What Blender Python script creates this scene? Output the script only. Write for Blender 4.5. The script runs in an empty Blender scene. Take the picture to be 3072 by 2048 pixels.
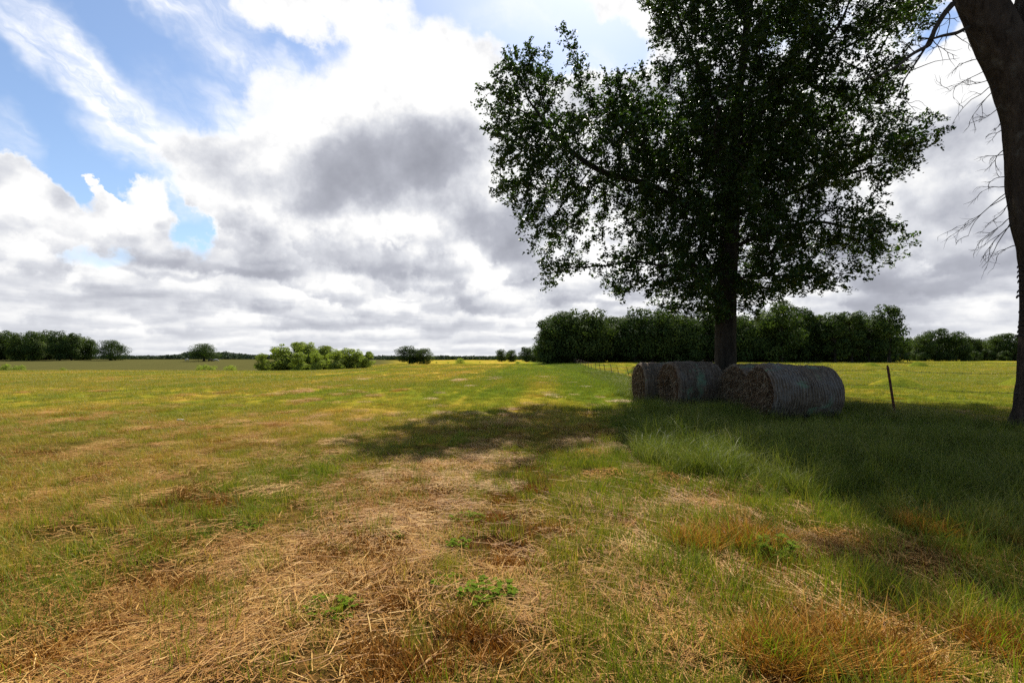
import bpy, math, random
import numpy as np
from mathutils import Vector

# ------------------------------------------------------------------ camera
SC = bpy.context.scene
COL = SC.collection
R = math.radians
F_PX = 17.0 / 36.0 * 3072          # focal length in photo pixels
PITCH = R(2.13)
CAM_Z = 1.5
cam_d = bpy.data.cameras.new("camera")
cam_d.lens = 17.0
cam_d.sensor_width = 36.0
cam_d.clip_start = 0.05
cam_d.clip_end = 6000
cam = bpy.data.objects.new("camera", cam_d)
cam.location = (0, 0, CAM_Z)
cam.rotation_euler = (R(90) + PITCH, 0, 0)
COL.objects.link(cam)
SC.camera = cam


def ray(px, py):
    u = (px - 1536) / F_PX
    v = -(py - 1024) / F_PX
    c, s = math.cos(PITCH), math.sin(PITCH)
    return np.array([u, c - v * s, s + v * c])


def at(px, py, d):
    """point seen at photo pixel (px, py) at world depth y = d"""
    r = ray(px, py)
    return np.array([0, 0, CAM_Z]) + r * (d / r[1])


# ------------------------------------------------------------------ light
SUN_EL, SUN_AZ = R(50), R(10)
sun_d = bpy.data.lights.new("sun", 'SUN')
sun_d.energy = 5.0
sun_d.angle = R(0.55)
sun_d.color = (1.0, 0.95, 0.86)
sun = bpy.data.objects.new("sun", sun_d)
sdir = Vector((math.sin(SUN_AZ) * math.cos(SUN_EL), math.cos(SUN_AZ) * math.cos(SUN_EL), math.sin(SUN_EL)))
sun.rotation_euler = sdir.to_track_quat('Z', 'Y').to_euler()
sun.location = sdir * 60
COL.objects.link(sun)

SC.view_settings.view_transform = 'Standard'
SC.view_settings.look = 'None'
SC.view_settings.gamma = 1
SC.view_settings.exposure = 0.9
SC.render.engine = 'CYCLES'
SC.cycles.use_denoising = False
SC.cycles.max_bounces = 6
SC.cycles.diffuse_bounces = 2
SC.cycles.transmission_bounces = 3
SC.cycles.transparent_max_bounces = 6
SC.cycles.caustics_reflective = False
SC.cycles.caustics_refractive = False

# ------------------------------------------------------------------ sky
class NT:
    def __init__(self, tree):
        self.t = tree
        self.n = tree.nodes
        self.l = tree.links

    def new(self, kind, **kw):
        nd = self.n.new(kind)
        for k, v in kw.items():
            setattr(nd, k, v)
        return nd

    def put(self, sock, v):
        if isinstance(v, bpy.types.NodeSocket):
            self.l.new(v, sock)
        elif v is not None:
            sock.default_value = v

    def m(self, op, a, b=None, c=None, clamp=False):
        nd = self.new('ShaderNodeMath', operation=op, use_clamp=clamp)
        for i, v in enumerate((a, b, c)):
            if v is not None:
                self.put(nd.inputs[i], v)
        return nd.outputs[0]

    def add(self, a, b): return self.m('ADD', a, b)
    def mul(self, a, b): return self.m('MULTIPLY', a, b)
    def sub(self, a, b): return self.m('SUBTRACT', a, b)

    def vm(self, op, a, b=None, scale=None):
        nd = self.new('ShaderNodeVectorMath', operation=op)
        self.put(nd.inputs[0], a)
        if b is not None:
            self.put(nd.inputs[1], b)
        if scale is not None:
            self.put(nd.inputs['Scale'], scale)
        return nd.outputs['Value'] if op in ('LENGTH', 'DOT_PRODUCT') else nd.outputs[0]

    def rng(self, v, a, b, c=0.0, d=1.0, smooth=True):
        nd = self.new('ShaderNodeMapRange', interpolation_type='SMOOTHSTEP' if smooth else 'LINEAR')
        self.put(nd.inputs[0], v)
        for i, x in enumerate((a, b, c, d)):
            self.put(nd.inputs[1 + i], x)
        return nd.outputs[0]

    def noise(self, vec, scale, detail=2.0, rough=0.5, dist=0.0, color=False, lac=2.0):
        nd = self.new('ShaderNodeTexNoise')
        nd.noise_dimensions = '3D'
        if vec is not None:
            self.l.new(vec, nd.inputs['Vector'])
        nd.inputs['Scale'].default_value = scale
        nd.inputs['Detail'].default_value = detail
        nd.inputs['Roughness'].default_value = rough
        nd.inputs['Lacunarity'].default_value = lac
        nd.inputs['Distortion'].default_value = dist
        return nd.outputs['Color' if color else 'Fac']

    def mapping(self, vec, loc=(0, 0, 0), rot=(0, 0, 0), scale=(1, 1, 1), kind='POINT'):
        nd = self.new('ShaderNodeMapping', vector_type=kind)
        self.l.new(vec, nd.inputs['Vector'])
        nd.inputs['Location'].default_value = loc
        nd.inputs['Rotation'].default_value = rot
        nd.inputs['Scale'].default_value = scale
        return nd.outputs[0]

    def mix(self, f, a, b):
        nd = self.new('ShaderNodeMix', data_type='RGBA')
        self.put(nd.inputs[0], f)
        for s, v in ((nd.inputs[6], a), (nd.inputs[7], b)):
            if isinstance(v, tuple) and len(v) == 3:
                v = (*v, 1)
            self.put(s, v)
        return nd.outputs[2]

    def ramp(self, f, stops):
        nd = self.new('ShaderNodeValToRGB')
        cr = nd.color_ramp
        while len(cr.elements) < len(stops):
            cr.elements.new(0.5)
        for e, (p, c) in zip(cr.elements, stops):
            e.position = p
            e.color = (*c, 1)
        self.put(nd.inputs[0], f)
        return nd.outputs[0]

    def xyz(self, x, y, z):
        nd = self.new('ShaderNodeCombineXYZ')
        for i, v in enumerate((x, y, z)):
            self.put(nd.inputs[i], v)
        return nd.outputs[0]


world = bpy.data.worlds.new("World")
SC.world = world
world.use_nodes = True
W = NT(world.node_tree)
W.n.clear()
BG = 0.088


def azel(px, py):
    r = ray(px, py)
    r = r / np.linalg.norm(r)
    return math.atan2(r[0], r[1]), math.asin(r[2])


def build_sky():
    w = W
    tc = w.new('ShaderNodeTexCoord')
    d = tc.outputs['Generated']
    sep = w.new('ShaderNodeSeparateXYZ')
    w.l.new(d, sep.inputs[0])
    x, y, z = sep.outputs
    az = w.m('ARCTAN2', x, y)
    el = w.m('ARCSINE', z)
    P = w.xyz(az, el, 0.0)

    def warp(p, scale, detail, amt, rough=0.55):
        n = w.noise(d, scale, detail, rough, color=True)
        n = w.vm('SUBTRACT', n, (0.5, 0.5, 0.5))
        n = w.vm('MULTIPLY', n, (amt, amt, 0.0))
        return w.vm('ADD', p, n)
    Pw = warp(P, 3.0, 1.0, 0.14)
    Pc = warp(Pw, 9.0, 6.0, 0.15, 0.62)       # crisp cumulus edges
    Ps = warp(Pw, 5.0, 5.0, 0.20, 0.6)        # softer fields

    def lobe(p, px, py, rx, ry, rot=0.0, inner=0.35):
        """soft ellipse on the sky dome round the direction of (px, py)"""
        a, e = azel(px, py)
        ca, sa = math.cos(R(rot)), math.sin(R(rot))
        a1, e1 = azel(px + 40 * ca, py - 40 * sa)
        a2, e2 = azel(px + 40 * sa, py + 40 * ca)
        s1 = math.hypot(a1 - a, e1 - e) / 40 * rx
        s2 = math.hypot(a2 - a, e2 - e) / 40 * ry
        th = math.atan2(e1 - e, a1 - a)
        v = w.mapping(p, (a, e, 0), (0, 0, th), (s1, s2, 1), 'TEXTURE')
        return w.rng(w.vm('LENGTH', v), 1.15, inner, 0.0, 1.0)

    def total(p, base, lobes):
        acc = base
        for (wt, *args) in lobes:
            acc = w.m('MULTIPLY_ADD', lobe(p, *args), wt, acc)
        return acc
    fb = w.noise(d, 7.0, 9.0, 0.56)
    fb2 = w.noise(w.vm('ADD', d, (3.1, 1.7, 5.2)), 3.2, 8.0, 0.55)
    # sun-ward offset copy of the same field: where it drops the cloud is lit
    fbo = w.noise(w.vm('ADD', d, (0.012, -0.01, 0.045)), 7.0, 9.0, 0.56)
    relief = w.sub(fb, fbo)

    # ---- where the heaped clouds are (1 = covered)
    cover = total(Pc, 1.15, [
        (-1.5, 590, 165, 600, 250, -12, 0.5),
        (-0.6, 900, 160, 190, 100, -25, 0.0),
        (-1.5, 120, 330, 420, 260, -32, 0.6),
        (-1.3, 450, 560, 330, 120, -38, 0.5),
        (-0.9, 640, 655, 110, 70, -40, 0.3),
        (-0.75, 230, 735, 280, 60, -18, 0.1),
        (-1.4, 1720, 130, 270, 150, -12, 0.5),
        (-0.9, 2800, 80, 130, 60, 35, 0.0),
        (-0.55, 2450, 120, 330, 130, 0, 0.3),
        (1.5, 400, 600, 185, 110, -8, 0.5),
        (1.3, 265, 540, 60, 32, -25, 0.4),
        (1.3, 40, 640, 125, 130, 0, 0.5),
        (1.2, 900, 330, 230, 190, 0, 0.6),
        (1.0, 800, 640, 160, 130, 0, 0.5),
        (0.7, 15, 390, 70, 80, 0, 0.3),
    ])
    # openings overhead and behind the camera, added out of view to cut sky fill
    cover = w.add(cover, w.rng(w.add(el, w.mul(w.sub(fb2, 0.5), 1.2)), 0.68, 0.92, 0.0, -1.6))
    cover = w.add(cover, w.rng(y, 0.25, -0.15, 0.0, -1.0))
    cover = w.add(cover, w.mul(w.sub(fb, 0.5), 1.1))
    A_cum = w.rng(cover, 0.18, 0.95)

    # ---- thin streaky high cloud
    a0, e0 = azel(350, 300)
    a1, e1 = azel(700, 560)
    th = math.atan2(e1 - e0, a1 - a0)
    st = w.mapping(Ps, (0, 0, 0), (0, 0, -th), (1, 1, 1), 'POINT')
    st = w.mapping(st, (0, 0, 0), (0, 0, 0), (4.0, 17.0, 1), 'POINT')
    streak = w.noise(st, 1.6, 7.0, 0.62, 0.5)
    st2 = w.mapping(P, (0, 0, 0), (0, 0, 0.5), (16.0, 42.0, 1), 'POINT')
    ripple = w.noise(st2, 1.2, 5.0, 0.6, 0.6)
    cir = total(Ps, 0.0, [
        (1.15, 210, 210, 330, 105, -38, 0.25),
        (1.15, 560, 500, 380, 120, -36, 0.25),
        (0.9, 780, 420, 300, 170, -30, 0.3),
        (0.75, 760, 150, 420, 70, -14, 0.2),
        (0.7, 420, 20, 600, 70, -4, 0.2),
        (0.6, 150, 730, 300, 90, -15, 0.2),
        (0.35, 1850, 220, 120, 90, -20, 0.2),
        (0.4, 1580, 50, 200, 60, -20, 0.2),
        (0.4, 20, 420, 120, 130, 0, 0.2),
    ])
    cir = w.mul(cir, w.add(0.34, w.mul(w.rng(streak, 0.3, 0.7), 0.72)))
    cir = w.mul(cir, w.add(0.72, w.mul(w.rng(ripple, 0.3, 0.7), 0.4)))
    cir = w.m('MULTIPLY', cir, 1.0, clamp=True)

    # ---- how thick and grey the heaped cloud is
    # small heaped clouds low down: each cell is white on top and grey at its flat base
    gl = w.m('LOGARITHM', w.add(w.m('MAXIMUM', el, 0.0), 0.05), 2.718)
    Pl = warp(w.xyz(az, gl, 0.0), 14.0, 6.0, 0.22, 0.6)

    def heaps(sx, sy, off, rnd):
        v = w.mapping(Pl, (off, off * 0.7, 0), (0, 0, 0), (sx, sy, 1))
        vo = w.new('ShaderNodeTexVoronoi', voronoi_dimensions='2D', feature='SMOOTH_F1')
        vo.inputs['Scale'].default_value = 1.0
        vo.inputs['Smoothness'].default_value = 1.0
        vo.inputs['Randomness'].default_value = rnd
        w.l.new(v, vo.inputs['Vector'])
        dv = w.vm('SUBTRACT', v, vo.outputs['Position'])
        dy = w.vm('DOT_PRODUCT', dv, (0.12, 1.0, 0.0))
        base = w.rng(dy, 0.42, -0.34, 0.0, 1.0)
        edge = w.rng(dy, -0.62, -0.40, 0.0, 1.0)
        return w.mul(base, edge)
    low = w.sub(w.add(w.mul(heaps(8.5, 3.3, 3.3, 1.0), 0.52), w.mul(heaps(15.0, 5.2, 8.1, 1.0), 0.42)), 0.40)
    low = w.mul(low, w.rng(el, 0.14, 0.34, 1.0, 0.0))
    dark = total(Ps, 0.12, [
        (-0.50, 400, 570, 180, 80, -8, 0.2),
        (-0.35, 40, 610, 130, 90, 0, 0.2),
        (-0.20, 900, 330, 250, 200, 0, 0.2),
        (0.54, 1150, 495, 420, 205, -3, 0.0),
        (0.22, 1100, 520, 300, 110, -3, 0.0),
        (0.45, 1330, 470, 200, 150, 0, 0.0),
        (0.35, 960, 600, 260, 100, 0, 0.0),
        (0.70, 1530, 700, 210, 150, 0, 0.1),
        (0.40, 1200, 770, 220, 70, -6, 0.0),
        (0.45, 780, 790, 210, 150, 0, 0.1),
        (0.40, 560, 690, 160, 100, 0, 0.0),
        (0.36, 450, 850, 270, 65, 0, 0.0),
        (0.36, 800, 900, 170, 50, 0, 0.0),
        (0.40, 1360, 880, 150, 90, 0, 0.0),
        (0.30, 330, 760, 200, 80, 0, 0.0),
        (0.26, 120, 880, 240, 70, 0, 0.0),
        (0.40, 1700, 880, 280, 55, 0, 0.0),
        (0.80, 2750, 830, 540, 170, 0, 0.2),
        (0.40, 2900, 620, 320, 150, 0, 0.0),
        (0.25, 2900, 420, 300, 130, 0, 0.0),
        (0.35, 2300, 700, 420, 220, 0, 0.1),
        (0.40, 2060, 400, 400, 180, 0, 0.1),
        (-0.30, 1130, 170, 480, 220, 0, 0.2),
        (-0.35, 1500, 400, 140, 170, 0, 0.2),
        (-0.30, 1250, 740, 170, 50, -30, 0.1),
        (-0.30, 1480, 850, 180, 50, 0, 0.1),
        (-0.45, 2900, 1010, 330, 60, -8, 0.1),
        (-0.30, 2800, 250, 250, 120, 0, 0.2),
    ])
    relk = w.rng(el, 0.05, 0.30, 2.2, 1.7, False)
    dark = w.mul(dark, w.add(0.55, w.mul(fb2, 0.9)))
    dark = w.add(dark, w.mul(w.sub(fb2, 0.5), 0.30))
    dark = w.add(dark, w.mul(relief, relk))
    # thin rims stay bright
    dark = w.mul(dark, w.rng(cover, 0.40, 1.15, 0.25, 1.0))

    # ---- flat layered banks low over the land
    inv = w.m('DIVIDE', 1.0, w.add(w.m('MAXIMUM', z, 0.0), 0.11))
    flat = w.vm('SCALE', w.xyz(x, y, w.mul(z, 0.9)), scale=inv)
    bank = w.noise(flat, 1.15, 9.0, 0.55, 0.2)
    bank2 = w.noise(w.vm('ADD', flat, (0.0, -0.10, 0.10)), 1.15, 9.0, 0.55, 0.2)
    lowm = w.rng(el, 0.08, 0.27, 1.0, 0.0)
    bankd = w.add(w.rng(bank, 0.36, 0.66, 0.14, 0.62), w.mul(w.sub(bank, bank2), 1.3))
    dark = w.add(w.mul(dark, w.sub(1.0, w.mul(lowm, 0.55))), w.mul(bankd, w.mul(lowm, 0.36)))
    hz = w.rng(el, 0.0, 0.13, 0.75, 0.0)
    dark = w.add(w.mul(dark, w.sub(1.0, hz)), w.mul(hz, 0.20))
    dark = w.m('MAXIMUM', w.add(w.add(dark, w.mul(low, w.sub(0.62, w.mul(hz, 0.4)))), w.mul(lowm, 0.05)), 0.02)
    dark = w.m('TANH', w.mul(dark, 0.88))
    dark = w.m('MULTIPLY', dark, 1.0, clamp=True)

    k = 1.0 / BG
    shade = w.ramp(dark, [(0.0, (1.0, 1.0, 1.0)), (0.10, (0.93, 0.93, 0.93)), (0.28, (0.69, 0.705, 0.75)),
                          (0.52, (0.455, 0.47, 0.53)), (1.0, (0.22, 0.23, 0.275))])
    sky = w.new('ShaderNodeTexSky', sky_type='NISHITA')
    sky.sun_disc = False
    sky.sun_elevation = SUN_EL
    sky.sun_rotation = SUN_AZ
    sky.altitude = 100
    sky.air_density = 1.0
    sky.dust_density = 0.6
    sky.ozone_density = 2.5
    horizon = w.rng(el, -0.02, 0.10, 0.55, 0.0)
    blue = w.mix(horizon, sky.outputs[0], tuple(k * c for c in (0.42, 0.455, 0.51)))
    c1 = w.mix(cir, blue, tuple(k * c for c in (0.565, 0.575, 0.61)))
    shade = w.vm('SCALE', shade, scale=k * 0.57)
    final = w.mix(A_cum, c1, shade)
    bg = w.new('ShaderNodeBackground')
    bg.inputs['Strength'].default_value = BG
    w.l.new(final, bg.inputs['Color'])
    out = w.new('ShaderNodeOutputWorld')
    w.l.new(bg.outputs[0], out.inputs['Surface'])


build_sky()
world.cycles.sampling_method = 'MANUAL'
world.cycles.sample_map_resolution = 512
# ==== END SKY

# ------------------------------------------------------------------ helpers
def hash2(ix, iy, seed):
    h = (ix.astype(np.int64) * 374761393 + iy.astype(np.int64) * 668265263 + seed * 1442695041) & 0x7fffffff
    h = ((h ^ (h >> 13)) * 1274126177) & 0x7fffffff
    h = (h ^ (h >> 16)) & 0xffff
    return h / 65535.0


def vnoise(x, y, seed=0):
    x = np.asarray(x, float); y = np.asarray(y, float)
    ix, iy = np.floor(x), np.floor(y)
    fx, fy = x - ix, y - iy
    fx = fx * fx * (3 - 2 * fx); fy = fy * fy * (3 - 2 * fy)
    a = hash2(ix, iy, seed); b = hash2(ix + 1, iy, seed)
    c = hash2(ix, iy + 1, seed); d = hash2(ix + 1, iy + 1, seed)
    return (a * (1 - fx) + b * fx) * (1 - fy) + (c * (1 - fx) + d * fx) * fy


def fbm(x, y, seed=0, octs=4, gain=0.5):
    s, amp, tot = 0.0, 1.0, 0.0
    for o in range(octs):
        s = s + amp * vnoise(np.asarray(x) * 2 ** o + 17.3 * o, np.asarray(y) * 2 ** o - 9.1 * o, seed + o)
        tot += amp
        amp *= gain
    return s / tot


def sstep(a, b, x):
    t = np.clip((np.asarray(x, float) - a) / (b - a), 0, 1)
    return t * t * (3 - 2 * t)


FENCE_X0, FENCE_K = 9.4, 0.061          # fence line x = x0 + k*y


def ground_h(x, y):
    x = np.asarray(x, float); y = np.asarray(y, float)
    yy = np.maximum(y, 1.0)
    a = x / yy
    hl = np.interp(y, [0, 30, 78, 110, 150, 260, 520, 1600], [0, 0, -0.32, -1.7, -2.0, 1.40, 1.6, 4.0])
    hc = np.interp(y, [0, 60, 170, 320, 1600], [0, 0, 0.05, 0.6, 4.0])
    hr = np.interp(y, [0, 60, 150, 1600], [0, 0.05, 0.62, 14.0])
    wl = sstep(-0.22, -0.50, a)
    wr = sstep(0.05, 0.14, a)
    far = sstep(12, 40, y)
    h = (hl * wl + hr * wr + hc * np.clip(1 - wl - wr, 0, 1)) * far
    xf = FENCE_X0 + FENCE_K * y
    h = h - 0.55 * np.exp(-((x - xf + 1.5) / 6.0) ** 2) * sstep(26, 46, y) * sstep(150, 85, y)
    near = sstep(30, 8, y)
    h = h + near * (0.09 * (fbm(x * 0.55, y * 0.55, 5, 3) - 0.5) + 0.05 * (fbm(x * 2.3, y * 2.3, 9, 2) - 0.5))
    h = h + sstep(8, 40, y) * 0.22 * (fbm(x * 0.09, y * 0.05, 31, 3) - 0.5)
    h = h - 0.02 * np.exp(-(x ** 2 + y ** 2) / 2)
    return h


def gz(x, y):
    return float(ground_h(np.array([x]), np.array([y]))[0])


def tag(o, label=None, cat=None, group=None, kind=None):
    if label: o['label'] = label
    if cat: o['category'] = cat
    if group: o['group'] = group
    if kind: o['kind'] = kind
    return o


def mesh_np(name, V, F, attrs=None, smooth=False, mat=None):
    """mesh data from a vertex array and one or more face arrays (tris and/or quads)"""
    me = bpy.data.meshes.new(name)
    V = np.asarray(V, np.float32).reshape(-1, 3)
    if not isinstance(F, (list, tuple)):
        F = [F]
    F = [np.asarray(f, np.int32) for f in F if len(f)]
    me.vertices.add(len(V))
    me.vertices.foreach_set('co', V.ravel())
    loops = np.concatenate([f.ravel() for f in F])
    totals = np.concatenate([np.full(len(f), f.shape[1], np.int32) for f in F])
    starts = np.concatenate([[0], np.cumsum(totals)[:-1]]).astype(np.int32)
    me.loops.add(len(loops))
    me.loops.foreach_set('vertex_index', loops)
    me.polygons.add(len(totals))
    me.polygons.foreach_set('loop_start', starts)
    me.polygons.foreach_set('loop_total', totals)
    if smooth:
        me.polygons.foreach_set('use_smooth', np.ones(len(totals), bool))
    for k, v in (attrs or {}).items():
        at_ = me.attributes.new(k, 'FLOAT', 'POINT')
        at_.data.foreach_set('value', np.asarray(v, np.float32))
    me.update(calc_edges=True)
    if mat:
        me.materials.append(mat)
    return me


def link(name, me, parent=None, loc=(0, 0, 0), rz=0.0, sc=None):
    o = bpy.data.objects.new(name, me)
    COL.objects.link(o)
    o.location = tuple(loc)
    o.rotation_euler = (0, 0, rz)
    if sc is not None:
        o.scale = (sc,) * 3 if np.isscalar(sc) else tuple(sc)
    if parent is not None:
        o.parent = parent
    return o


def copy_tree(o, parent=None):
    c = o.copy()
    COL.objects.link(c)
    c.parent = parent
    for ch in o.children:
        copy_tree(ch, c)
    return c


def tube(pts, rad, sides=8, cap=False, rough=0.0, seed=0):
    """skin of a tapering bent limb: verts, quads"""
    pts = np.asarray(pts, float)
    rad = np.asarray(rad, float) * np.ones(len(pts))
    T = np.gradient(pts, axis=0)
    T /= np.linalg.norm(T, axis=1)[:, None] + 1e-9
    up = np.array([0.31, 0.9, 0.2]) if abs(T[0, 2]) > 0.6 else np.array([0.1, 0.2, 1.0])
    U = np.cross(T, up); U /= np.linalg.norm(U, axis=1)[:, None] + 1e-9
    Wv = np.cross(T, U)
    ang = np.linspace(0, 2 * np.pi, sides, endpoint=False)
    ca, sa = np.cos(ang), np.sin(ang)
    rr = rad[:, None] * np.ones((1, sides))
    if rough:
        L = np.concatenate([[0], np.cumsum(np.linalg.norm(np.diff(pts, axis=0), axis=1))])
        q = np.arange(sides)
        n = fbm(q[None, :] * 0.9 + 0 * L[:, None], L[:, None] * 1.3 + 0 * q[None, :], seed, 3) - 0.5
        rr = rr * (1 + rough * n * 2)
    V = pts[:, None, :] + rr[:, :, None] * (U[:, None, :] * ca[None, :, None] + Wv[:, None, :] * sa[None, :, None])
    n = len(pts)
    i, j = np.meshgrid(np.arange(n - 1), np.arange(sides), indexing='ij')
    j2 = (j + 1) % sides
    Q = np.stack([i * sides + j, i * sides + j2, (i + 1) * sides + j2, (i + 1) * sides + j], -1).reshape(-1, 4)
    return V.reshape(-1, 3), Q


class Geo:
    def __init__(self):
        self.V, self.Q, self.n = [], [], 0

    def add(self, V, Q):
        self.V.append(V); self.Q.append(np.asarray(Q) + self.n); self.n += len(V)

    def mesh(self, name, mat, smooth=True):
        return mesh_np(name, np.concatenate(self.V), [np.concatenate(self.Q)], smooth=smooth, mat=mat)


# ------------------------------------------------------------------ materials
def new_mat(name):
    mt = bpy.data.materials.new(name)
    mt.use_nodes = True
    mt.node_tree.nodes.clear()
    return mt, NT(mt.node_tree)


def out_surf(n, sh, disp=None):
    o = n.new('ShaderNodeOutputMaterial')
    n.l.new(sh, o.inputs['Surface'])


def bsdf(n, col, rough=0.9, spec=0.2, normal=None):
    b = n.new('ShaderNodeBsdfPrincipled')
    n.put(b.inputs['Base Color'], col if isinstance(col, bpy.types.NodeSocket) else (*col, 1))
    n.put(b.inputs['Roughness'], rough)
    b.inputs['Specular IOR Level'].default_value = spec
    if normal is not None:
        n.l.new(normal, b.inputs['Normal'])
    return b.outputs[0]


def bump(n, h, strength=0.5, dist=0.02):
    b = n.new('ShaderNodeBump')
    b.inputs['Strength'].default_value = strength
    b.inputs['Distance'].default_value = dist
    n.l.new(h, b.inputs['Height'])
    return b.outputs[0]


def attr(n, name, kind='GEOMETRY'):
    a = n.new('ShaderNodeAttribute')
    a.attribute_name = name
    a.attribute_type = kind
    return a.outputs['Fac']


def leaf_mat(name, stops, trans=0.35, spec=0.25, gloss=0.5, trans_gain=(1.3, 1.5, 0.6), inst=False, rnd=0.25):
    """thin leaf or blade: diffuse both sides, light coming through, faint sheen"""
    mt, n = new_mat(name)
    t = attr(n, 'tint')
    if inst:
        h = attr(n, 'hue', 'INSTANCER')
        t = n.add(n.mul(t, 0.42), n.mul(h, 0.58))
    else:
        oi = n.new('ShaderNodeObjectInfo')
        t = n.add(n.mul(t, 1 - rnd), n.mul(oi.outputs['Random'], rnd))
    col = n.ramp(t, stops)
    b = bsdf(n, col, gloss, spec)
    tr = n.new('ShaderNodeBsdfTranslucent')
    n.l.new(n.vm('MULTIPLY', col, trans_gain), tr.inputs['Color'])
    mx = n.new('ShaderNodeMixShader')
    mx.inputs[0].default_value = trans
    n.l.new(b, mx.inputs[1]); n.l.new(tr.outputs[0], mx.inputs[2])
    out_surf(n, mx.outputs[0])
    return mt


M = {}
M['oak_leaf'] = leaf_mat('oak_leaf', [(0.0, (0.010, 0.022, 0.006)), (0.6, (0.024, 0.045, 0.009)), (1.0, (0.062, 0.09, 0.016))], 0.38, 0.25, 0.45, rnd=0.0)
M['wood_leaf'] = leaf_mat('wood_leaf', [(0.0, (0.016, 0.028, 0.008)), (0.6, (0.046, 0.070, 0.016)), (1.0, (0.12, 0.15, 0.034))], 0.30, 0.1, 0.7)
M['wood_leaf_pale'] = leaf_mat('wood_leaf_pale', [(0.0, (0.022, 0.036, 0.010)), (0.6, (0.065, 0.088, 0.022)), (1.0, (0.15, 0.17, 0.045))], 0.30, 0.05, 0.8)
M['far_leaf'] = leaf_mat('far_leaf', [(0.0, (0.022, 0.034, 0.022)), (1.0, (0.05, 0.07, 0.034))], 0.12, 0.1, 0.8)
M['pale_leaf'] = leaf_mat('pale_leaf', [(0.0, (0.14, 0.17, 0.034)), (0.6, (0.21, 0.24, 0.052)), (1.0, (0.30, 0.32, 0.08))], 0.48, 0.05, 0.8)
M['weed_leaf'] = leaf_mat('weed_leaf', [(0.0, (0.075, 0.125, 0.006)), (1.0, (0.17, 0.23, 0.016))], 0.45, 0.04, 0.8)
GREEN_GOLD = [(0.0, (0.085, 0.15, 0.012)), (0.28, (0.17, 0.205, 0.018)), (0.50, (0.29, 0.24, 0.036)),
              (0.75, (0.41, 0.27, 0.068)), (1.0, (0.52, 0.31, 0.10))]
M['short_grass'] = leaf_mat('short_grass', GREEN_GOLD, 0.3, 0.15, 0.5, (1.15, 1.2, 0.5), inst=True)
M['tall_grass'] = leaf_mat('tall_grass', [(0.0, (0.050, 0.075, 0.008)), (0.40, (0.095, 0.125, 0.014)), (0.62, (0.16, 0.165, 0.03)), (0.85, (0.32, 0.26, 0.11)), (1.0, (0.44, 0.36, 0.18))], 0.34, 0.12, 0.5, (1.2, 1.3, 0.6), inst=True)
M['straw'] = leaf_mat('straw', [(0.0, (0.10, 0.040, 0.010)), (0.4, (0.27, 0.120, 0.026)), (0.72, (0.44, 0.25, 0.065)), (1.0, (0.66, 0.45, 0.17))], 0.15, 0.10, 0.55, (1.2, 1.0, 0.5), inst=True)
M['stubble'] = leaf_mat('stubble', [(0.0, (0.07, 0.026, 0.006)), (0.5, (0.22, 0.090, 0.016)), (1.0, (0.50, 0.26, 0.055))], 0.2, 0.04, 0.7, (1.2, 1.0, 0.5))

M['golden_stubble'] = leaf_mat('golden_stubble', [(0.0, (0.10, 0.04, 0.007)), (0.5, (0.32, 0.15, 0.022)), (1.0, (0.58, 0.33, 0.07))], 0.22, 0.04, 0.7, (1.2, 1.0, 0.5))
M['stubble_i'] = leaf_mat('stubble_clumps', [(0.0, (0.06, 0.024, 0.006)), (0.5, (0.20, 0.085, 0.016)), (1.0, (0.44, 0.23, 0.05))], 0.2, 0.04, 0.7, (1.2, 1.0, 0.5), inst=True)


def bark_mat(name, c1, c2, scale=6.0, lichen=None):
    mt, n = new_mat(name)
    tc = n.new('ShaderNodeTexCoord')
    v = n.mapping(tc.outputs['Object'], scale=(1, 1, 0.28))
    a = n.noise(v, scale, 8, 0.65, 0.6)
    ridge = n.noise(v, scale * 2.6, 6, 0.6, 1.2)
    col = n.ramp(n.add(n.mul(a, 0.6), n.mul(ridge, 0.4)), [(0.35, c1), (0.65, c2)])
    if lichen:
        l = n.noise(tc.outputs['Object'], 3.0, 6, 0.6)
        col = n.mix(n.rng(l, 0.55, 0.68, 0.0, 0.6), col, lichen)
    nm = bump(n, n.add(a, ridge), 0.9, 0.05)
    out_surf(n, bsdf(n, col, 0.95, 0.1, nm))
    return mt


M['bark'] = bark_mat('bark', (0.012, 0.009, 0.007), (0.046, 0.036, 0.027), 6.0)
M['bark_lichen'] = bark_mat('bark_lichen', (0.018, 0.013, 0.010), (0.066, 0.050, 0.038), 5.0, (0.10, 0.09, 0.075))
M['dead_twig'] = bark_mat('dead_twig', (0.03, 0.025, 0.02), (0.08, 0.065, 0.05), 10.0)


# ------------------------------------------------------------------ ground
def straw_zone(x, y):
    """raked windrow of dry straw in front of the camera, plus scattered litter"""
    e = (fbm(x * 0.8, y * 0.5, 41, 4) - 0.5) * 2.2
    cx = -1.30 + 0.12 * (y - 3)
    w = 1.25 - 0.02 * y
    a = sstep(1.25, 0.2, np.abs(x - cx) / np.maximum(w, 0.4) + e * 0.55) * sstep(10.5, 6.5, y)
    b = sstep(0.49, 0.60, fbm(x * 0.9, y * 0.9, 77, 4)) * sstep(6.2, 4.6, y + 0.25 * np.abs(x - 2)) * sstep(0.2, 1.4, x)
    c = sstep(0.60, 0.72, fbm(x * 0.5, y * 0.6, 97, 4)) * 0.8 * sstep(12, 7, y)
    d = sstep(3.0, 2.2, y + 0.35 * np.sin(x * 2.1)) * 0.75 * sstep(1.6, -0.3, x)
    return np.clip(np.maximum.reduce([a, b, c, d]), 0, 1)


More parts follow.
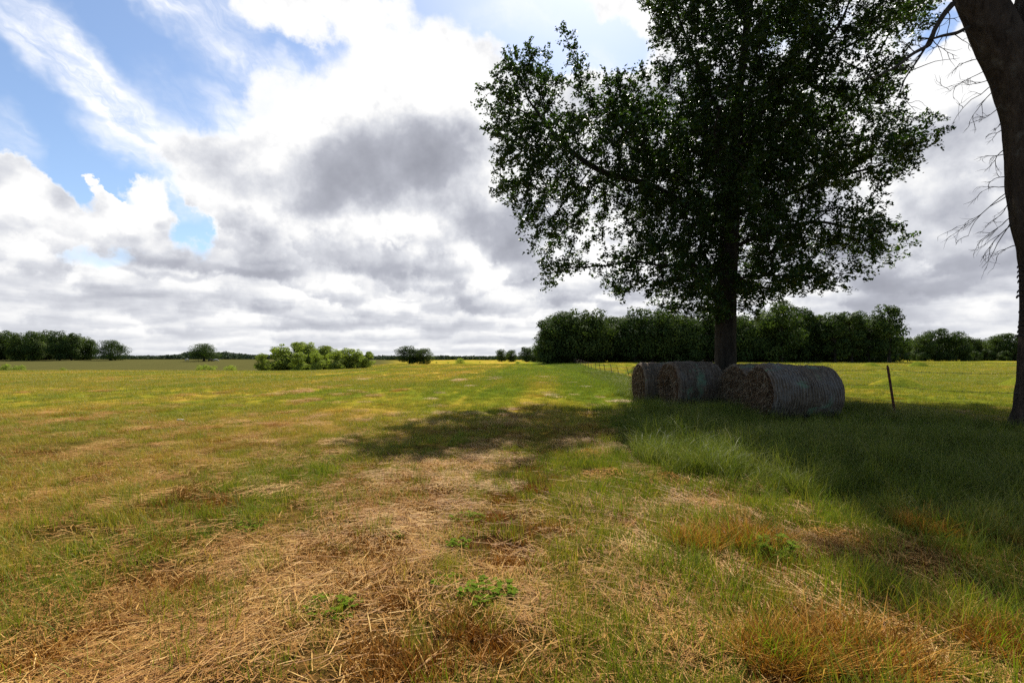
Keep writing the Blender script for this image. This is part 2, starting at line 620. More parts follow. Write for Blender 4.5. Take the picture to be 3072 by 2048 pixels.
def tall_zone(x, y):
    """uncut grass round the bales, the tree and the fence"""
    e = (fbm(x * 0.5, y * 0.4, 55, 3) - 0.5) * 1.6
    left = np.interp(y, [3, 5.3, 6.5, 8, 10, 14, 18, 30, 60], [2.9, 2.5, 1.9, 1.7, 1.8, 3.4, 4.0, 5.6, 9.0])
    a = sstep(-0.1, 0.9, x - left + e) * sstep(4.4, 5.8, y + 0.14 * (x - 3) + 0.75 * np.clip(x - 2.6, 0, 2.5) * sstep(6, 4.5, y) + e * 0.7)
    xf = FENCE_X0 + FENCE_K * y
    return a * sstep(1.8, -0.2, x - xf)


def soil_zone(x, y):
    v = sstep(0.60, 0.70, fbm(x * 1.5 + 3, y * 1.2, 63, 4))
    tr = sstep(0.42, 0.12, np.abs(x + 0.24 - 0.15 * (y - 3.5) + 0.5 * (fbm(x, y * .8, 8, 3) - .5))) * sstep(8.0, 6.2, y)
    return np.clip(v * 0.7 * sstep(9, 5, y) * (1 - .8 * sstep(-.5, -.9, x) * sstep(3.6, 3.0, y)) + tr * sstep(0.40, 0.52, fbm(x * 1.6, y * 1.1, 3, 3)), 0, 1)


def field_hue(x, y):
    """0 green ... 1 dry gold; mowing runs along the fence"""
    t = x - FENCE_K * y
    w = t + 0.8 * (fbm(x * 0.15, y * 0.1, 14, 2) - 0.5)
    n = 0.40 * fbm(w * 0.55, y * 0.022, 21, 4) + 0.34 * fbm(w * 1.7, y * 0.05, 24, 3) + 0.22 * fbm(x * 0.14, y * 0.09, 22, 3) + 0.20 * fbm(x * 1.1, y * 0.7, 23, 3)
    h = 0.47 + (n - 0.58) * 1.8
    # greener strips
    g1 = np.exp(-((t + 3.0 + 0.4 * (fbm(x, y, 2, 2) - .5)) / 1.0) ** 2) * sstep(9, 5, y)
    g2 = np.exp(-((t - 0.95) / 0.75) ** 2) * sstep(9.5, 6.5, y)
    band = sstep(4.8, 6.2, y - 0.1 * x) * sstep(9.5, 7.6, y) * sstep(-6, -1, x) * 0.45
    xf = FENCE_X0 + FENCE_K * y
    g3 = sstep(-9.5, -4.5, x - xf) * sstep(12, 17, y) * sstep(1.5, 0, x - xf) * 0.85
    g4 = sstep(-22, -7, x - xf) * sstep(11, 22, y) * sstep(1.5, 0, x - xf) * 0.34
    h = h - 0.26 * g1 - 0.36 * g2 - 0.3 * band - 0.42 * g3 - g4
    h = h - 0.24 * sstep(0.6, 1.6, x) * sstep(7, 5, y)
    h = h + 0.5 * sstep(.54, .66, fbm(x * 1.4, y * 1.1, 303, 3)) * sstep(8, 5, y)
    right = sstep(0, 2, x - xf)
    h = h * (1 - right) + right * (0.36 + 0.5 * (fbm(x * 0.2, y * 0.06, 71, 4) - 0.5) + 0.5 * (fbm(x, y * .5, 72, 3) - .5))
    return np.clip(h, 0.02, 0.98)


def clouded_pasture_zone(x, y):  # far left pasture, toned down for the cloud shade lying on it
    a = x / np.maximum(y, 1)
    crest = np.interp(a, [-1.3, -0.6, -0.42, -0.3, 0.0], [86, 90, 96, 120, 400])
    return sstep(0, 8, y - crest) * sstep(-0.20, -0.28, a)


def ground_mat():
    mt, n = new_mat('ground')
    geo = n.new('ShaderNodeNewGeometry')
    pos = geo.outputs['Position']
    hue, straw, soil, tall, clouded_past = (attr(n, k) for k in ('hue', 'straw', 'soil', 'tall', 'pasture'))
    v2 = n.mapping(pos, rot=(0, 0, R(3.5)), scale=(1, 0.45, 1))
    fine = n.noise(pos, 7.0, 9, 0.68)
    fine2 = n.noise(v2, 1.6, 8, 0.66)
    streak = n.noise(n.mapping(pos, rot=(0, 0, R(3.5)), scale=(0.55, 0.035, 1)), 1.0, 7, 0.62)
    t = n.add(hue, n.mul(n.sub(fine, 0.5), 0.7))
    t = n.add(t, n.mul(n.sub(fine2, 0.5), 0.65))
    t = n.add(t, n.mul(n.sub(streak, 0.5), 0.9))
    col = n.ramp(t, [(0.0, (0.095, 0.125, 0.014)), (0.30, (0.16, 0.165, 0.016)), (0.52, (0.27, 0.205, 0.024)),
                     (0.75, (0.37, 0.23, 0.045)), (1.0, (0.45, 0.28, 0.09))])
    hf0 = n.noise(pos, 38.0, 7, 0.78)
    dirt = n.ramp(n.add(n.mul(fine, 0.3), n.add(n.mul(fine2, 0.25), n.mul(hf0, 0.45))), [(0.38, (0.016, 0.008, 0.005)), (0.5, (0.060, 0.028, 0.012)), (0.64, (0.22, 0.10, 0.034))])
    litter = n.ramp(fine, [(0.3, (0.05, 0.024, 0.009)), (0.5, (0.17, 0.085, 0.026)), (0.7, (0.36, 0.20, 0.06))])
    hf = n.noise(pos, 46.0, 6, 0.75)
    sepp = n.new('ShaderNodeSeparateXYZ'); n.l.new(pos, sepp.inputs[0])
    thatch = n.ramp(n.add(n.mul(fine, 0.35), n.add(n.mul(fine2, 0.25), n.mul(hf, 0.40))), [(0.38, (0.020, 0.012, 0.006)), (0.5, (0.075, 0.045, 0.015)), (0.62, (0.20, 0.13, 0.04))])
    col = n.mix(n.rng(sepp.outputs[1], 16.0, 7.0, 0.0, 0.8), col, thatch)
    col = n.mix(n.mul(straw, 0.7), col, litter)
    col = n.mix(soil, col, dirt)
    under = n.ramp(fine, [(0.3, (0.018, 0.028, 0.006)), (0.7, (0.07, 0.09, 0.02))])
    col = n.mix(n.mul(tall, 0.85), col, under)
    shaded_pcol = n.ramp(n.add(n.mul(fine2, 0.5), n.mul(streak, 0.5)), [(0.3, (0.05, 0.05, 0.016)), (0.7, (0.095, 0.085, 0.028))])  # pasture olive with the cloud shadow put into its colour
    col = n.mix(clouded_past, col, shaded_pcol)
    nm = bump(n, n.add(n.add(fine, fine2), n.mul(hf, 0.5)), 1.0, 0.08)
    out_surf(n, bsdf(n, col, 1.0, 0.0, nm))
    return mt


def build_ground():
    tx = np.linspace(-6.35, 6.35, 520)
    xs = 2.6 * np.sinh(tx)
    ty = np.linspace(-3.2, 7.05, 460)
    ys = 3.0 * np.sinh(ty) + 3.0
    X, Y = np.meshgrid(xs, ys)
    x, y = X.ravel(), Y.ravel()
    z = ground_h(x, y)
    nx, ny = len(xs), len(ys)
    i, j = np.meshgrid(np.arange(ny - 1), np.arange(nx - 1), indexing='ij')
    Q = np.stack([i * nx + j, i * nx + j + 1, (i + 1) * nx + j + 1, (i + 1) * nx + j], -1).reshape(-1, 4)
    M['ground'] = ground_mat()
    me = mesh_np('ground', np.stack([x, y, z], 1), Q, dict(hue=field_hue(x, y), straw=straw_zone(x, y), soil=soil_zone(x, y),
                 tall=tall_zone(x, y), pasture=clouded_pasture_zone(x, y)), True, M['ground'])
    tag(link('ground', me), kind='structure')


build_ground()


def mound(px, py, w, h, d):
    """grown-over hummock in the pasture beyond the fence"""
    c = at(px, py, d)
    n_r, n_a = 14, 40
    V, = [[]]
    for i in range(n_r + 1):
        r = i / n_r
        for k in range(n_a):
            a = 2 * math.pi * k / n_a
            wob = 1 + 0.22 * (vnoise(math.cos(a) * 1.5 + c[0], math.sin(a) * 1.5 + c[1], 4) - .5) * 2
            x, y = c[0] + w * r * wob * math.cos(a), c[1] + w * .8 * r * wob * math.sin(a)
            z = gz(x, y) + h * (0.5 + 0.5 * math.cos(math.pi * r)) * (0.85 + .3 * vnoise(x * 1.3, y * 1.3, 6)) - 0.12 * r
            V.append((x, y, z))
    Q = [(i * n_a + k, i * n_a + (k + 1) % n_a, (i + 1) * n_a + (k + 1) % n_a, (i + 1) * n_a + k) for i in range(n_r) for k in range(n_a)]
    V = np.array(V)
    n_ = len(V)
    hue = np.clip(0.18 + 0.5 * (fbm(V[:, 0] * 1.2, V[:, 1], 6, 3) - 0.5), 0, 1)
    me = mesh_np('grass_mound', V, np.array(Q), dict(hue=hue, straw=0 * hue, soil=0 * hue, tall=0 * hue, pasture=0 * hue), True, M['ground'])
    return link('grass_mound', me)


MOUNDS = [(2690, 1150, 2.1, 0.55, 27, 'broad low green mound just behind the rusty fence post'),
          (2755, 1090, 2.6, 1.0, 85, 'small round green mound on the skyline of the right pasture'),
          (2612, 1090, 2.4, 0.75, 88, 'flat green mound below the tall thin tree of the woods'),
          (3085, 1150, 2.4, 0.6, 27, 'green mound at the edge of the picture behind the leaning trunk'),
          (1905, 1100, 2.5, 0.6, 62, 'low green mound seen over the left hay bales')]
for px, py, w_, h_, d_, lab in MOUNDS:
    tag(mound(px, py, w_, h_, d_), lab, 'mound', 'grassy mounds in the right pasture', 'structure')


# ------------------------------------------------------------------ grass and straw cover
def blades(rng, n, spread, h, width, lean, curve, segs=2, base_z=0.0):
    """n tapering blades rooted in a disc -> verts, tris, tint"""
    r = spread * np.sqrt(rng.random(n)); a = rng.random(n) * 2 * np.pi
    root = np.stack([r * np.cos(a), r * np.sin(a), np.full(n, base_z)], 1)
    hh = h[0] + (h[1] - h[0]) * rng.random(n) ** 1.4
    b = rng.random(n) * 2 * np.pi
    out = np.stack([np.cos(b), np.sin(b), 0 * b], 1)
    side = np.stack([-np.sin(b), np.cos(b), 0 * b], 1)
    tw = rng.random(n) * np.pi
    side = side * np.cos(tw)[:, None] + out * np.sin(tw)[:, None] * 0.6
    ln = lean * (0.2 + rng.random(n)); cv = curve * rng.random(n)
    wd = width * (0.6 + 0.8 * rng.random(n))
    P, W_ = [], []
    for s in range(segs + 1):
        t = s / segs
        p = root + np.array([0, 0, 1.0]) * (hh * (t - cv * 0.45 * t * t * t))[:, None] + out * (hh * (ln * t + cv * t * t))[:, None]
        P.append(p); W_.append(wd * (1 - t * 0.85) if s < segs else wd * 0)
    V, T = [], []
    per = 2 * segs + 1
    arr = np.zeros((n, per, 3))
    for s in range(segs):
        arr[:, 2 * s] = P[s] - side * W_[s][:, None] * 0.5
        arr[:, 2 * s + 1] = P[s] + side * W_[s][:, None] * 0.5
    arr[:, per - 1] = P[segs]
    base = np.arange(n)[:, None] * per
    tr = []
    for s in range(segs - 1):
        q = 2 * s
        tr += [[q, q + 1, q + 3], [q, q + 3, q + 2]]
    q = 2 * (segs - 1)
    tr.append([q, q + 1, q + 2])
    T = (base[:, None, :] + np.array(tr)[None]).reshape(-1, 3)
    tint = np.repeat(rng.random(n), per)
    return arr.reshape(-1, 3), T, tint


def straws(rng, n, spread, ln, width, zmax, dirn=None, tilt=0.16):
    """straws lying flat, crossing one another"""
    r = spread * np.sqrt(rng.random(n)); a = rng.random(n) * 2 * np.pi
    c = np.stack([r * np.cos(a), r * np.sin(a), 0.004 + zmax * rng.random(n) ** 1.6], 1)
    b = rng.random(n) * np.pi * 2 if dirn is None else dirn + 0.55 * rng.standard_normal(n)
    el = tilt * rng.standard_normal(n)
    d = np.stack([np.cos(b) * np.cos(el), np.sin(b) * np.cos(el), np.abs(np.sin(el))], 1)
    L = ln[0] + (ln[1] - ln[0]) * rng.random(n) ** 1.5
    s = np.cross(d, np.array([0, 0, 1.0])); s /= np.linalg.norm(s, axis=1)[:, None]
    w = width * (0.6 + 0.8 * rng.random(n))
    up = np.array([0, 0, 1.0])
    bend = (rng.random(n) - 0.5) * 0.18
    arr = np.zeros((n, 6, 3))
    for i, t in enumerate((-0.5, 0.0, 0.5)):
        p = c + d * (L * t)[:, None] + s * (bend * L * (0.25 - t * t))[:, None]
        p[:, 2] = np.maximum(p[:, 2], 0.003)
        arr[:, 2 * i] = p - s * (w * .5)[:, None]
        arr[:, 2 * i + 1] = p + s * (w * .5)[:, None] + up * (w * 0.35)[:, None]
    base = np.arange(n)[:, None] * 6
    tr = np.array([[0, 1, 3], [0, 3, 2], [2, 3, 5], [2, 5, 4]])
    return arr.reshape(-1, 3), (base[:, None, :] + tr[None]).reshape(-1, 3), np.repeat(rng.random(n), 6)


def join(parts):
    V, T, A, k = [], [], [], 0
    for v, t, a in parts:
        V.append(v); T.append(t + k); A.append(a); k += len(v)
    return np.concatenate(V), np.concatenate(T), np.concatenate(A)


def proto_coll(name, meshes):
    c = bpy.data.collections.new(name)
    for i, me in enumerate(meshes):
        c.objects.link(bpy.data.objects.new("%s_%02d" % (name, i), me))
    return c


def scatter(name, coll, pts, rz, scl, idx, hue, label):
    """one stuff object: the sample points carry turned, scaled clumps"""
    me = bpy.data.meshes.new(name)
    n = len(pts)
    me.vertices.add(n)
    me.vertices.foreach_set('co', np.asarray(pts, np.float32).ravel())
    a = me.attributes.new('turn', 'FLOAT_VECTOR', 'POINT')
    rot = np.zeros((n, 3), np.float32); rot[:, 2] = rz
    a.data.foreach_set('vector', rot.ravel())
    for k, v in (('size', scl), ('hue', hue)):
        a = me.attributes.new(k, 'FLOAT', 'POINT'); a.data.foreach_set('value', np.asarray(v, np.float32))
    a = me.attributes.new('pick', 'INT', 'POINT'); a.data.foreach_set('value', np.asarray(idx, np.int32))
    o = link(name, me)
    g = bpy.data.node_groups.new(name, 'GeometryNodeTree')
    g.interface.new_socket('Geometry', in_out='INPUT', socket_type='NodeSocketGeometry')
    g.interface.new_socket('Geometry', in_out='OUTPUT', socket_type='NodeSocketGeometry')
    N = g.nodes
    gi, go = N.new('NodeGroupInput'), N.new('NodeGroupOutput')
    ci = N.new('GeometryNodeCollectionInfo')
    ci.inputs['Collection'].default_value = coll
    ci.inputs['Separate Children'].default_value = True
    ci.inputs['Reset Children'].default_value = True
    ip = N.new('GeometryNodeInstanceOnPoints')
    ip.inputs['Pick Instance'].default_value = True

    def na(nm, ty):
        x = N.new('GeometryNodeInputNamedAttribute'); x.data_type = ty
        x.inputs['Name'].default_value = nm
        return x.outputs['Attribute']
    L = g.links
    L.new(gi.outputs[0], ip.inputs['Points'])
    L.new(ci.outputs[0], ip.inputs['Instance'])
    L.new(na('turn', 'FLOAT_VECTOR'), ip.inputs['Rotation'])
    L.new(na('size', 'FLOAT'), ip.inputs['Scale'])
    L.new(na('pick', 'INT'), ip.inputs['Instance Index'])
    L.new(ip.outputs[0], go.inputs[0])
    md = o.modifiers.new('scatter', 'NODES')
    md.node_group = g
    return tag(o, label, 'ground cover', None, 'stuff')


def wedge(rng, y0, y1, dens, margin=1.2, slope=1.13):
    """random ground points between two depths, as wide as the view there"""
    w1 = slope * y1 + margin
    n = int(dens * (y1 - y0) * 2 * w1)
    y = y0 + (y1 - y0) * rng.random(n); x = (rng.random(n) * 2 - 1) * w1
    k = np.abs(x) < slope * y + margin
    return x[k], y[k]


BALES = []      # (x, y, half length, half width) kept free of grass, filled below


def clear_of_bales(x, y, pad=0.0):
    k = np.ones(len(x), bool)
    for (bx, by, ax, hl, hw) in BALES:
        ca, sa = math.cos(ax), math.sin(ax)
        u = (x - bx) * ca + (y - by) * sa
        v = -(x - bx) * sa + (y - by) * ca
        k &= ~((np.abs(u) < hl - pad) & (np.abs(v) < hw - pad))
    return k


BALE_SPEC = [  # x, y, axis angle, length, diameter
    (7.30, 12.65, R(2), 1.80, 1.52),
    (7.42, 14.35, R(5), 1.75, 1.52),
    (5.80, 15.75, R(6), 1.52, 1.60),
    (5.28, 17.35, R(4), 1.55, 1.56)]
for b in BALE_SPEC:
    BALES.append((b[0], b[1], b[2], b[3] / 2, b[4] / 2 - 0.25))


# cut tufts: photo column and row, radius, height, label
TUFTS = [(1405, 1885, .17, .12, 'dark brown cut tuft below the leafy weed in the middle foreground'), (1515, 1700, .16, .10, 'brown tuft beside the bare track, below the green grass strip'),
         (1500, 1500, .24, .10, 'dark brown tuft far up the bare track, nearest the tree shadow'), (1600, 1468, .20, .09, 'small brown tuft right of the one nearest the tree shadow'),
         (1140, 2000, .20, .11, 'brown tuft at the bottom edge, left of the middle'), (1290, 2010, .18, .11, 'thick brown tuft at the bottom edge beside the bare red soil'),
         (1200, 1812, .14, .10, 'small dark tuft in the straw left of the leafy weed'), (1470, 1560, .15, .09, 'flat brown tuft on the bare track beside a green sprig'),
         (1480, 1950, .16, .10, 'dark tuft right of the bare red soil patch'), (560, 1760, .14, .09, 'brown tuft among straw in the left foreground'), (110, 1990, .16, .10, 'brown tuft in the bottom left corner'),
         (300, 1905, .13, .08, 'small brown tuft beside the red soil in the left foreground')]
GOLD = [(2085, 1640, .20, .17, 'orange brown tuft left of the bent dead stalks', .2), (2250, 1625, .26, .17, 'mounded orange brown tuft with bent dead stalks over it', .15),
        (2345, 1985, .20, .17, 'brown and green tuft at the bottom edge right of centre', .5), (2590, 1975, .30, .18, 'largest golden brown tuft at the bottom edge', .12),
        (2800, 1590, .26, .16, 'rusty brown tuft at the edge of the tall shaded grass', .1), (3030, 1950, .2, .13, 'brown tuft in the bottom right corner', .4)]


def on_ground(px, py):
    """ground point seen at a photo pixel"""
    r = ray(px, py)
    t = CAM_Z / -r[2]
    for _ in range(8):
        x, y = r[0] * t, r[1] * t
        t = (CAM_Z - gz(x, y)) / -r[2]
    return r[0] * t, r[1] * t


def tuft_room(x, y):
    """0 where a cut tuft stands, so that litter and turf leave it room"""
    k = np.ones(len(x))
    for t in TUFTS + GOLD:
        tx, ty = on_ground(t[0], t[1])
        k *= sstep(t[2] * 0.8, t[2] * 1.7, np.hypot(x - tx, y - ty))
    return k


def build_cover():
    rng = np.random.default_rng(11)
    # prototypes
    short = [mesh_np('short_clump', *(lambda q: (q[0], [q[1]], {'tint': q[2]}))(
        blades(rng, 90, 0.17, (0.025, 0.11 + 0.02 * i), 0.0052, 0.5, 0.5)), mat=M['short_grass']) for i in range(4)]
    mid = [mesh_np('mid_clump', *(lambda q: (q[0], [q[1]], {'tint': q[2]}))(
        blades(rng, 80, 0.15, (0.06, 0.22 + 0.03 * i), 0.0058, 0.3, 0.5, 3)), mat=M['short_grass']) for i in range(4)]
    far = [mesh_np('far_clump', *(lambda q: (q[0], [q[1]], {'tint': q[2]}))(
        blades(rng, 110, 0.42, (0.03, 0.13), 0.018, 0.6, 0.5)), mat=M['short_grass']) for i in range(3)]
    tall = []
    for i in range(6):
        b = [blades(rng, 95, 0.20, (0.18, 0.42 + 0.05 * i), 0.0078, 0.28, 0.8, 4)]
        # flowering stalks, pale and arching
        v, t, a = blades(rng, 22, 0.2, (0.38, 0.60 + 0.05 * i), 0.0065, 0.38, 1.0, 5)
        b.append((v, t, 0.9 + 0.1 * a))
        V, T, A = join(b)
        tall.append(mesh_np('tall_clump', V, [T], {'tint': A}, mat=M['tall_grass']))
    st = []
    for i in range(6):
        V, T, A = straws(rng, 185, 0.30, (0.04, 0.30), 0.0031, 0.03 + 0.008 * i, dirn=0.5 if i % 2 else None, tilt=0.11)
        st.append(mesh_np('straw_mat', V, [T], {'tint': A}, mat=M['straw']))
    c_short, c_mid, c_far = proto_coll('short_clump', short), proto_coll('mid_clump', mid), proto_coll('far_clump', far)
    c_tall, c_st = proto_coll('tall_clump', tall), proto_coll('straw_mat', st)

    def put(name, coll, k, x, y, size, hue, label, z=0.0):
        n = len(x)
        p = np.stack([x, y, ground_h(x, y) + z], 1)
        scatter(name, coll, p, rng.random(n) * 6.283, size, rng.integers(0, k, n), hue, label)

    # straw litter
    X, Y = [], []
    for y0, y1, dn in ((1.5, 4, 60), (4, 8, 34), (8, 14, 16), (14, 24, 7), (24, 44, 3)):
        x, y = wedge(rng, y0, y1, dn)
        p = np.maximum(straw_zone(x, y), 0.16 * sstep(20, 9, y) + 0.22 * sstep(.6, .9, field_hue(x, y)))
        t = x - FENCE_K * y + 0.5 * (fbm(x * .2, y * .2, 14, 2) - .5)
        p = np.maximum(p, 0.85 * sstep(.60, .70, fbm(t * 1.15, y * 0.045, 401, 3)) * sstep(5, 9, y) * sstep(.42, .55, fbm(x * .6, y * .35, 402, 3)) * sstep(FENCE_X0 - 3, FENCE_X0 - 7, x))
        p = p * (1 - 0.75 * sstep(-15, -8, x - FENCE_X0 - FENCE_K * y) * sstep(13, 18, y))
        p = p * (1 - 0.85 * tall_zone(x, y)) * (1 - 0.88 * soil_zone(x, y)) * tuft_room(x, y) * (0.20 + 0.80 * sstep(.41, .53, fbm(x * 2.4, y * 1.8, 201, 3)))
        k = (rng.random(len(x)) < p) & clear_of_bales(x, y)
        X.append(x[k]); Y.append(y[k])
    x, y = np.concatenate(X), np.concatenate(Y)
    put('straw_litter', c_st, 6, x, y, (0.75 + 0.5 * rng.random(len(x))) * np.interp(y, [2, 12, 30, 44], [0.85, 0.95, 1.2, 1.6]),
        np.clip(0.62 + 0.5 * (fbm(x * 1.3, y * 1.3, 19, 3) - 0.5) + 0.55 * (rng.random(len(x)) - .5), 0, 1), 'loose dry straw lying on the mown ground')
    # single straws strewn thinly over everything
    sp = []
    for i in range(4):
        V, T, A = straws(rng, 46, 0.36, (0.03, 0.24), 0.0030, 0.03, None, 0.14)
        sp.append(mesh_np('strewn_straw', V, [T], {'tint': A}, mat=M['straw']))
    X, Y = [], []
    for y0, y1, dn in ((1.5, 4, 20), (4, 8, 11), (8, 14, 4)):
        x, y = wedge(rng, y0, y1, dn)
        k = (rng.random(len(x)) < (1 - .9 * tall_zone(x, y)) * (1 - .65 * soil_zone(x, y))) & clear_of_bales(x, y)
        X.append(x[k]); Y.append(y[k])
    x, y = np.concatenate(X), np.concatenate(Y)
    put('strewn_straw', proto_coll('strewn_straw', sp), 4, x, y, 0.8 + 0.6 * rng.random(len(x)), np.clip(0.25 + 0.7 * rng.random(len(x)), 0, 1), 'single dry straws strewn thinly over soil and grass')
    # cut stubble standing in the straw
    X, Y = [], []
    for y0, y1, dn in ((1.5, 4, 46), (4, 8, 26), (8, 13, 8)):
        x, y = wedge(rng, y0, y1, dn)
        p = sstep(.50, .68, fbm(x * 1.6, y * 1.3, 133, 3)) * np.maximum(straw_zone(x, y), .25) * (1 - tall_zone(x, y)) + 0.75 * soil_zone(x, y)
        k = (rng.random(len(x)) < p)
        X.append(x[k]); Y.append(y[k])
    x, y = np.concatenate(X), np.concatenate(Y)
    sb = [mesh_np('stubble_clump', *(lambda q: (q[0], [q[1]], {'tint': q[2]}))(
        blades(rng, 70, 0.13, (0.02, 0.065 + 0.01 * i), 0.0055, 0.45, 0.3)), mat=M['stubble_i']) for i in range(4)]
    put('cut_stubble', proto_coll('stubble_clump', sb), 4, x, y, 0.6 + 1.0 * rng.random(len(x)), rng.random(len(x)), 'brown cut stubble standing in the straw')
    # short turf
    X, Y = [], []
    for y0, y1, dn in ((1.5, 4, 62), (4, 8, 52), (8, 16, 30), (16, 34, 11)):
        x, y = wedge(rng, y0, y1, dn)
        p = (0.25 + 0.75 * sstep(.34, .48, fbm(x * 2.1, y * 1.8, 211, 3))) * (1 - 0.80 * straw_zone(x, y)) * (1 - 0.85 * soil_zone(x, y)) * (1 - 0.8 * tall_zone(x, y)) * tuft_room(x, y)
        k = (rng.random(len(x)) < p) & clear_of_bales(x, y)
        X.append(x[k]); Y.append(y[k])
    x, y = np.concatenate(X), np.concatenate(Y)
    put('short_grass', c_short, 4, x, y, (0.6 + 0.7 * rng.random(len(x))) * np.interp(y, [2, 10, 34], [0.85, 0.85, 1.4]),
        np.clip(field_hue(x, y) + 0.35 * (rng.random(len(x)) - .5), 0, 1), 'short mown grass turning from green to gold')
    # green tufts standing above it
    X, Y, S = [], [], []
    for y0, y1, dn in ((1.5, 4, 34), (4, 8, 30), (8, 16, 12), (16, 30, 3)):
        x, y = wedge(rng, y0, y1, dn)
        g = sstep(0.50, 0.66, fbm(x * 1.1, y * 1.0, 45, 3)) * 0.9 + 0.30 * sstep(0.3, 1.5, x) * sstep(7, 5, y) + sstep(0.42, 0.15, field_hue(x, y)) * 0.6
        p = g * (1 - 0.15 * straw_zone(x, y)) * (1 - 0.5 * tall_zone(x, y)) * (0.35 + 0.65 * sstep(16, 8, y))
        k = (rng.random(len(x)) < p) & clear_of_bales(x, y)
        X.append(x[k]); Y.append(y[k])
    x, y = np.concatenate(X), np.concatenate(Y)
    put('green_grass_tufts', c_mid, 4, x, y, (0.45 + 0.75 * rng.random(len(x))) * np.where(x > 0, 1.0, np.interp(y, [3, 6, 10], [1.0, 0.7, 0.55])),
        np.clip(0.10 + 0.30 * rng.random(len(x)) + 0.2 * (field_hue(x, y) - .4), 0, 1), 'green grass tufts standing through the straw')
    # tall grass
    X, Y = [], []
    for y0, y1, dn in ((2.4, 9, 34), (9, 16, 26), (16, 34, 9), (34, 70, 2.5)):
        x, y = wedge(rng, y0, y1, dn, 1.5)
        k = (rng.random(len(x)) < tall_zone(x, y) * (0.35 + 0.65 * sstep(.36, .52, fbm(x * 0.9, y * 0.8, 155, 3)))) & clear_of_bales(x, y)
        X.append(x[k]); Y.append(y[k])
    x, y = np.concatenate(X), np.concatenate(Y)
    lit = sstep(16, 20, y)
    xf = FENCE_X0 + FENCE_K * y
    big = np.interp(y, [4, 7, 12, 18, 30, 60], [0.62, 0.74, 0.72, 0.66, 0.62, 0.9]) * (0.45 + 1.1 * fbm(x * 0.8, y * 0.7, 15, 3)) * (0.55 + 0.45 * tall_zone(x, y)) * (1 - 0.25 * np.exp(-((x - 6.9) / 1.9) ** 2 - ((y - 11.2) / 1.2) ** 2) - 0.25 * np.exp(-((x - 5.6) / 1.4) ** 2 - ((y - 14.3) / 1.1) ** 2))
    put('tall_grass', c_tall, 6, x, y, big * (0.75 + 0.5 * rng.random(len(x))),
        np.clip(0.35 + 0.6 * (fbm(x * 0.7, y * 0.7, 29, 3) - 0.5) + 0.3 * (rng.random(len(x)) - .5), 0, 1), 'tall uncut grass with arching seed stalks round the bales')
    # meadow further off
    X, Y = [], []
    for y0, y1, dn in ((26, 50, 3.0), (50, 90, 1.3), (90, 150, 0.35)):
        x, y = wedge(rng, y0, y1, dn, 3, 1.1)
        k = (clouded_pasture_zone(x, y) < 0.5)
        X.append(x[k]); Y.append(y[k])
    x, y = np.concatenate(X), np.concatenate(Y)
    put('meadow_grass', c_far, 3, x, y, (0.7 + 0.6 * rng.random(len(x))) * np.interp(y, [26, 90, 150], [0.9, 1.5, 2.2]),
        np.clip(field_hue(x, y) + 0.3 * (rng.random(len(x)) - .5), 0, 1), 'mown meadow grass stretching away to the trees')


build_cover()
# ==== END COVER

# ------------------------------------------------------------------ big trees
def leaf_cloud(rng, centers, per, spread, size, name, mat, droop=0.2, tint_c=None, aspect=0.55, flat=0.55, sprays=0, dirs=None):
    """many small folded leaves round the twig ends"""
    n = len(centers) * per
    if sprays:
        m = len(centers) * sprays
        dv = rng.standard_normal((m, 3)) + np.array([0, 0, .1])
        dv = dv / np.linalg.norm(dv, axis=1)[:, None] + 0.7 * np.repeat(dirs, sprays, 0)
        dv /= np.linalg.norm(dv, axis=1)[:, None]
        k = rng.integers(0, sprays, n) + np.repeat(np.arange(len(centers)) * sprays, per)
        u = 0.12 + 0.88 * rng.random(n) ** 0.8
        c = np.repeat(centers, per, 0) + dv[k] * (u * spread * 2.0)[:, None] + rng.standard_normal((n, 3)) * 0.045
        c[:, 2] -= 0.10 * (u * spread * 2) ** 2
    else:
        c = np.repeat(centers, per, 0) + rng.standard_normal((n, 3)) * spread
    nrm = rng.standard_normal((n, 3)); nrm[:, 2] = np.abs(nrm[:, 2]) * (1 + flat) + flat * 0.4
    nrm /= np.linalg.norm(nrm, axis=1)[:, None]
    d = rng.standard_normal((n, 3)); d[:, 2] -= droop
    d -= nrm * np.sum(d * nrm, 1)[:, None]; d /= np.linalg.norm(d, axis=1)[:, None] + 1e-9
    s = np.cross(nrm, d)
    L = size * (0.65 + 0.7 * rng.random(n)); Wd = L * aspect * (0.8 + 0.4 * rng.random(n))
    V = np.zeros((n, 4, 3))
    V[:, 0] = c - d * (L * .5)[:, None]
    V[:, 1] = c + s * (Wd * .5)[:, None] + nrm * (Wd * .18)[:, None]
    V[:, 2] = c + d * (L * .5)[:, None]
    V[:, 3] = c - s * (Wd * .5)[:, None] + nrm * (Wd * .18)[:, None]
    Q = np.arange(n * 4).reshape(n, 4)
    t = rng.random(n) * 0.6
    if tint_c is not None:
        t = t + 0.4 * np.repeat(tint_c, per)
    return mesh_np(name, V.reshape(-1, 3), [Q], {'tint': np.repeat(t, 4)}, mat=mat)


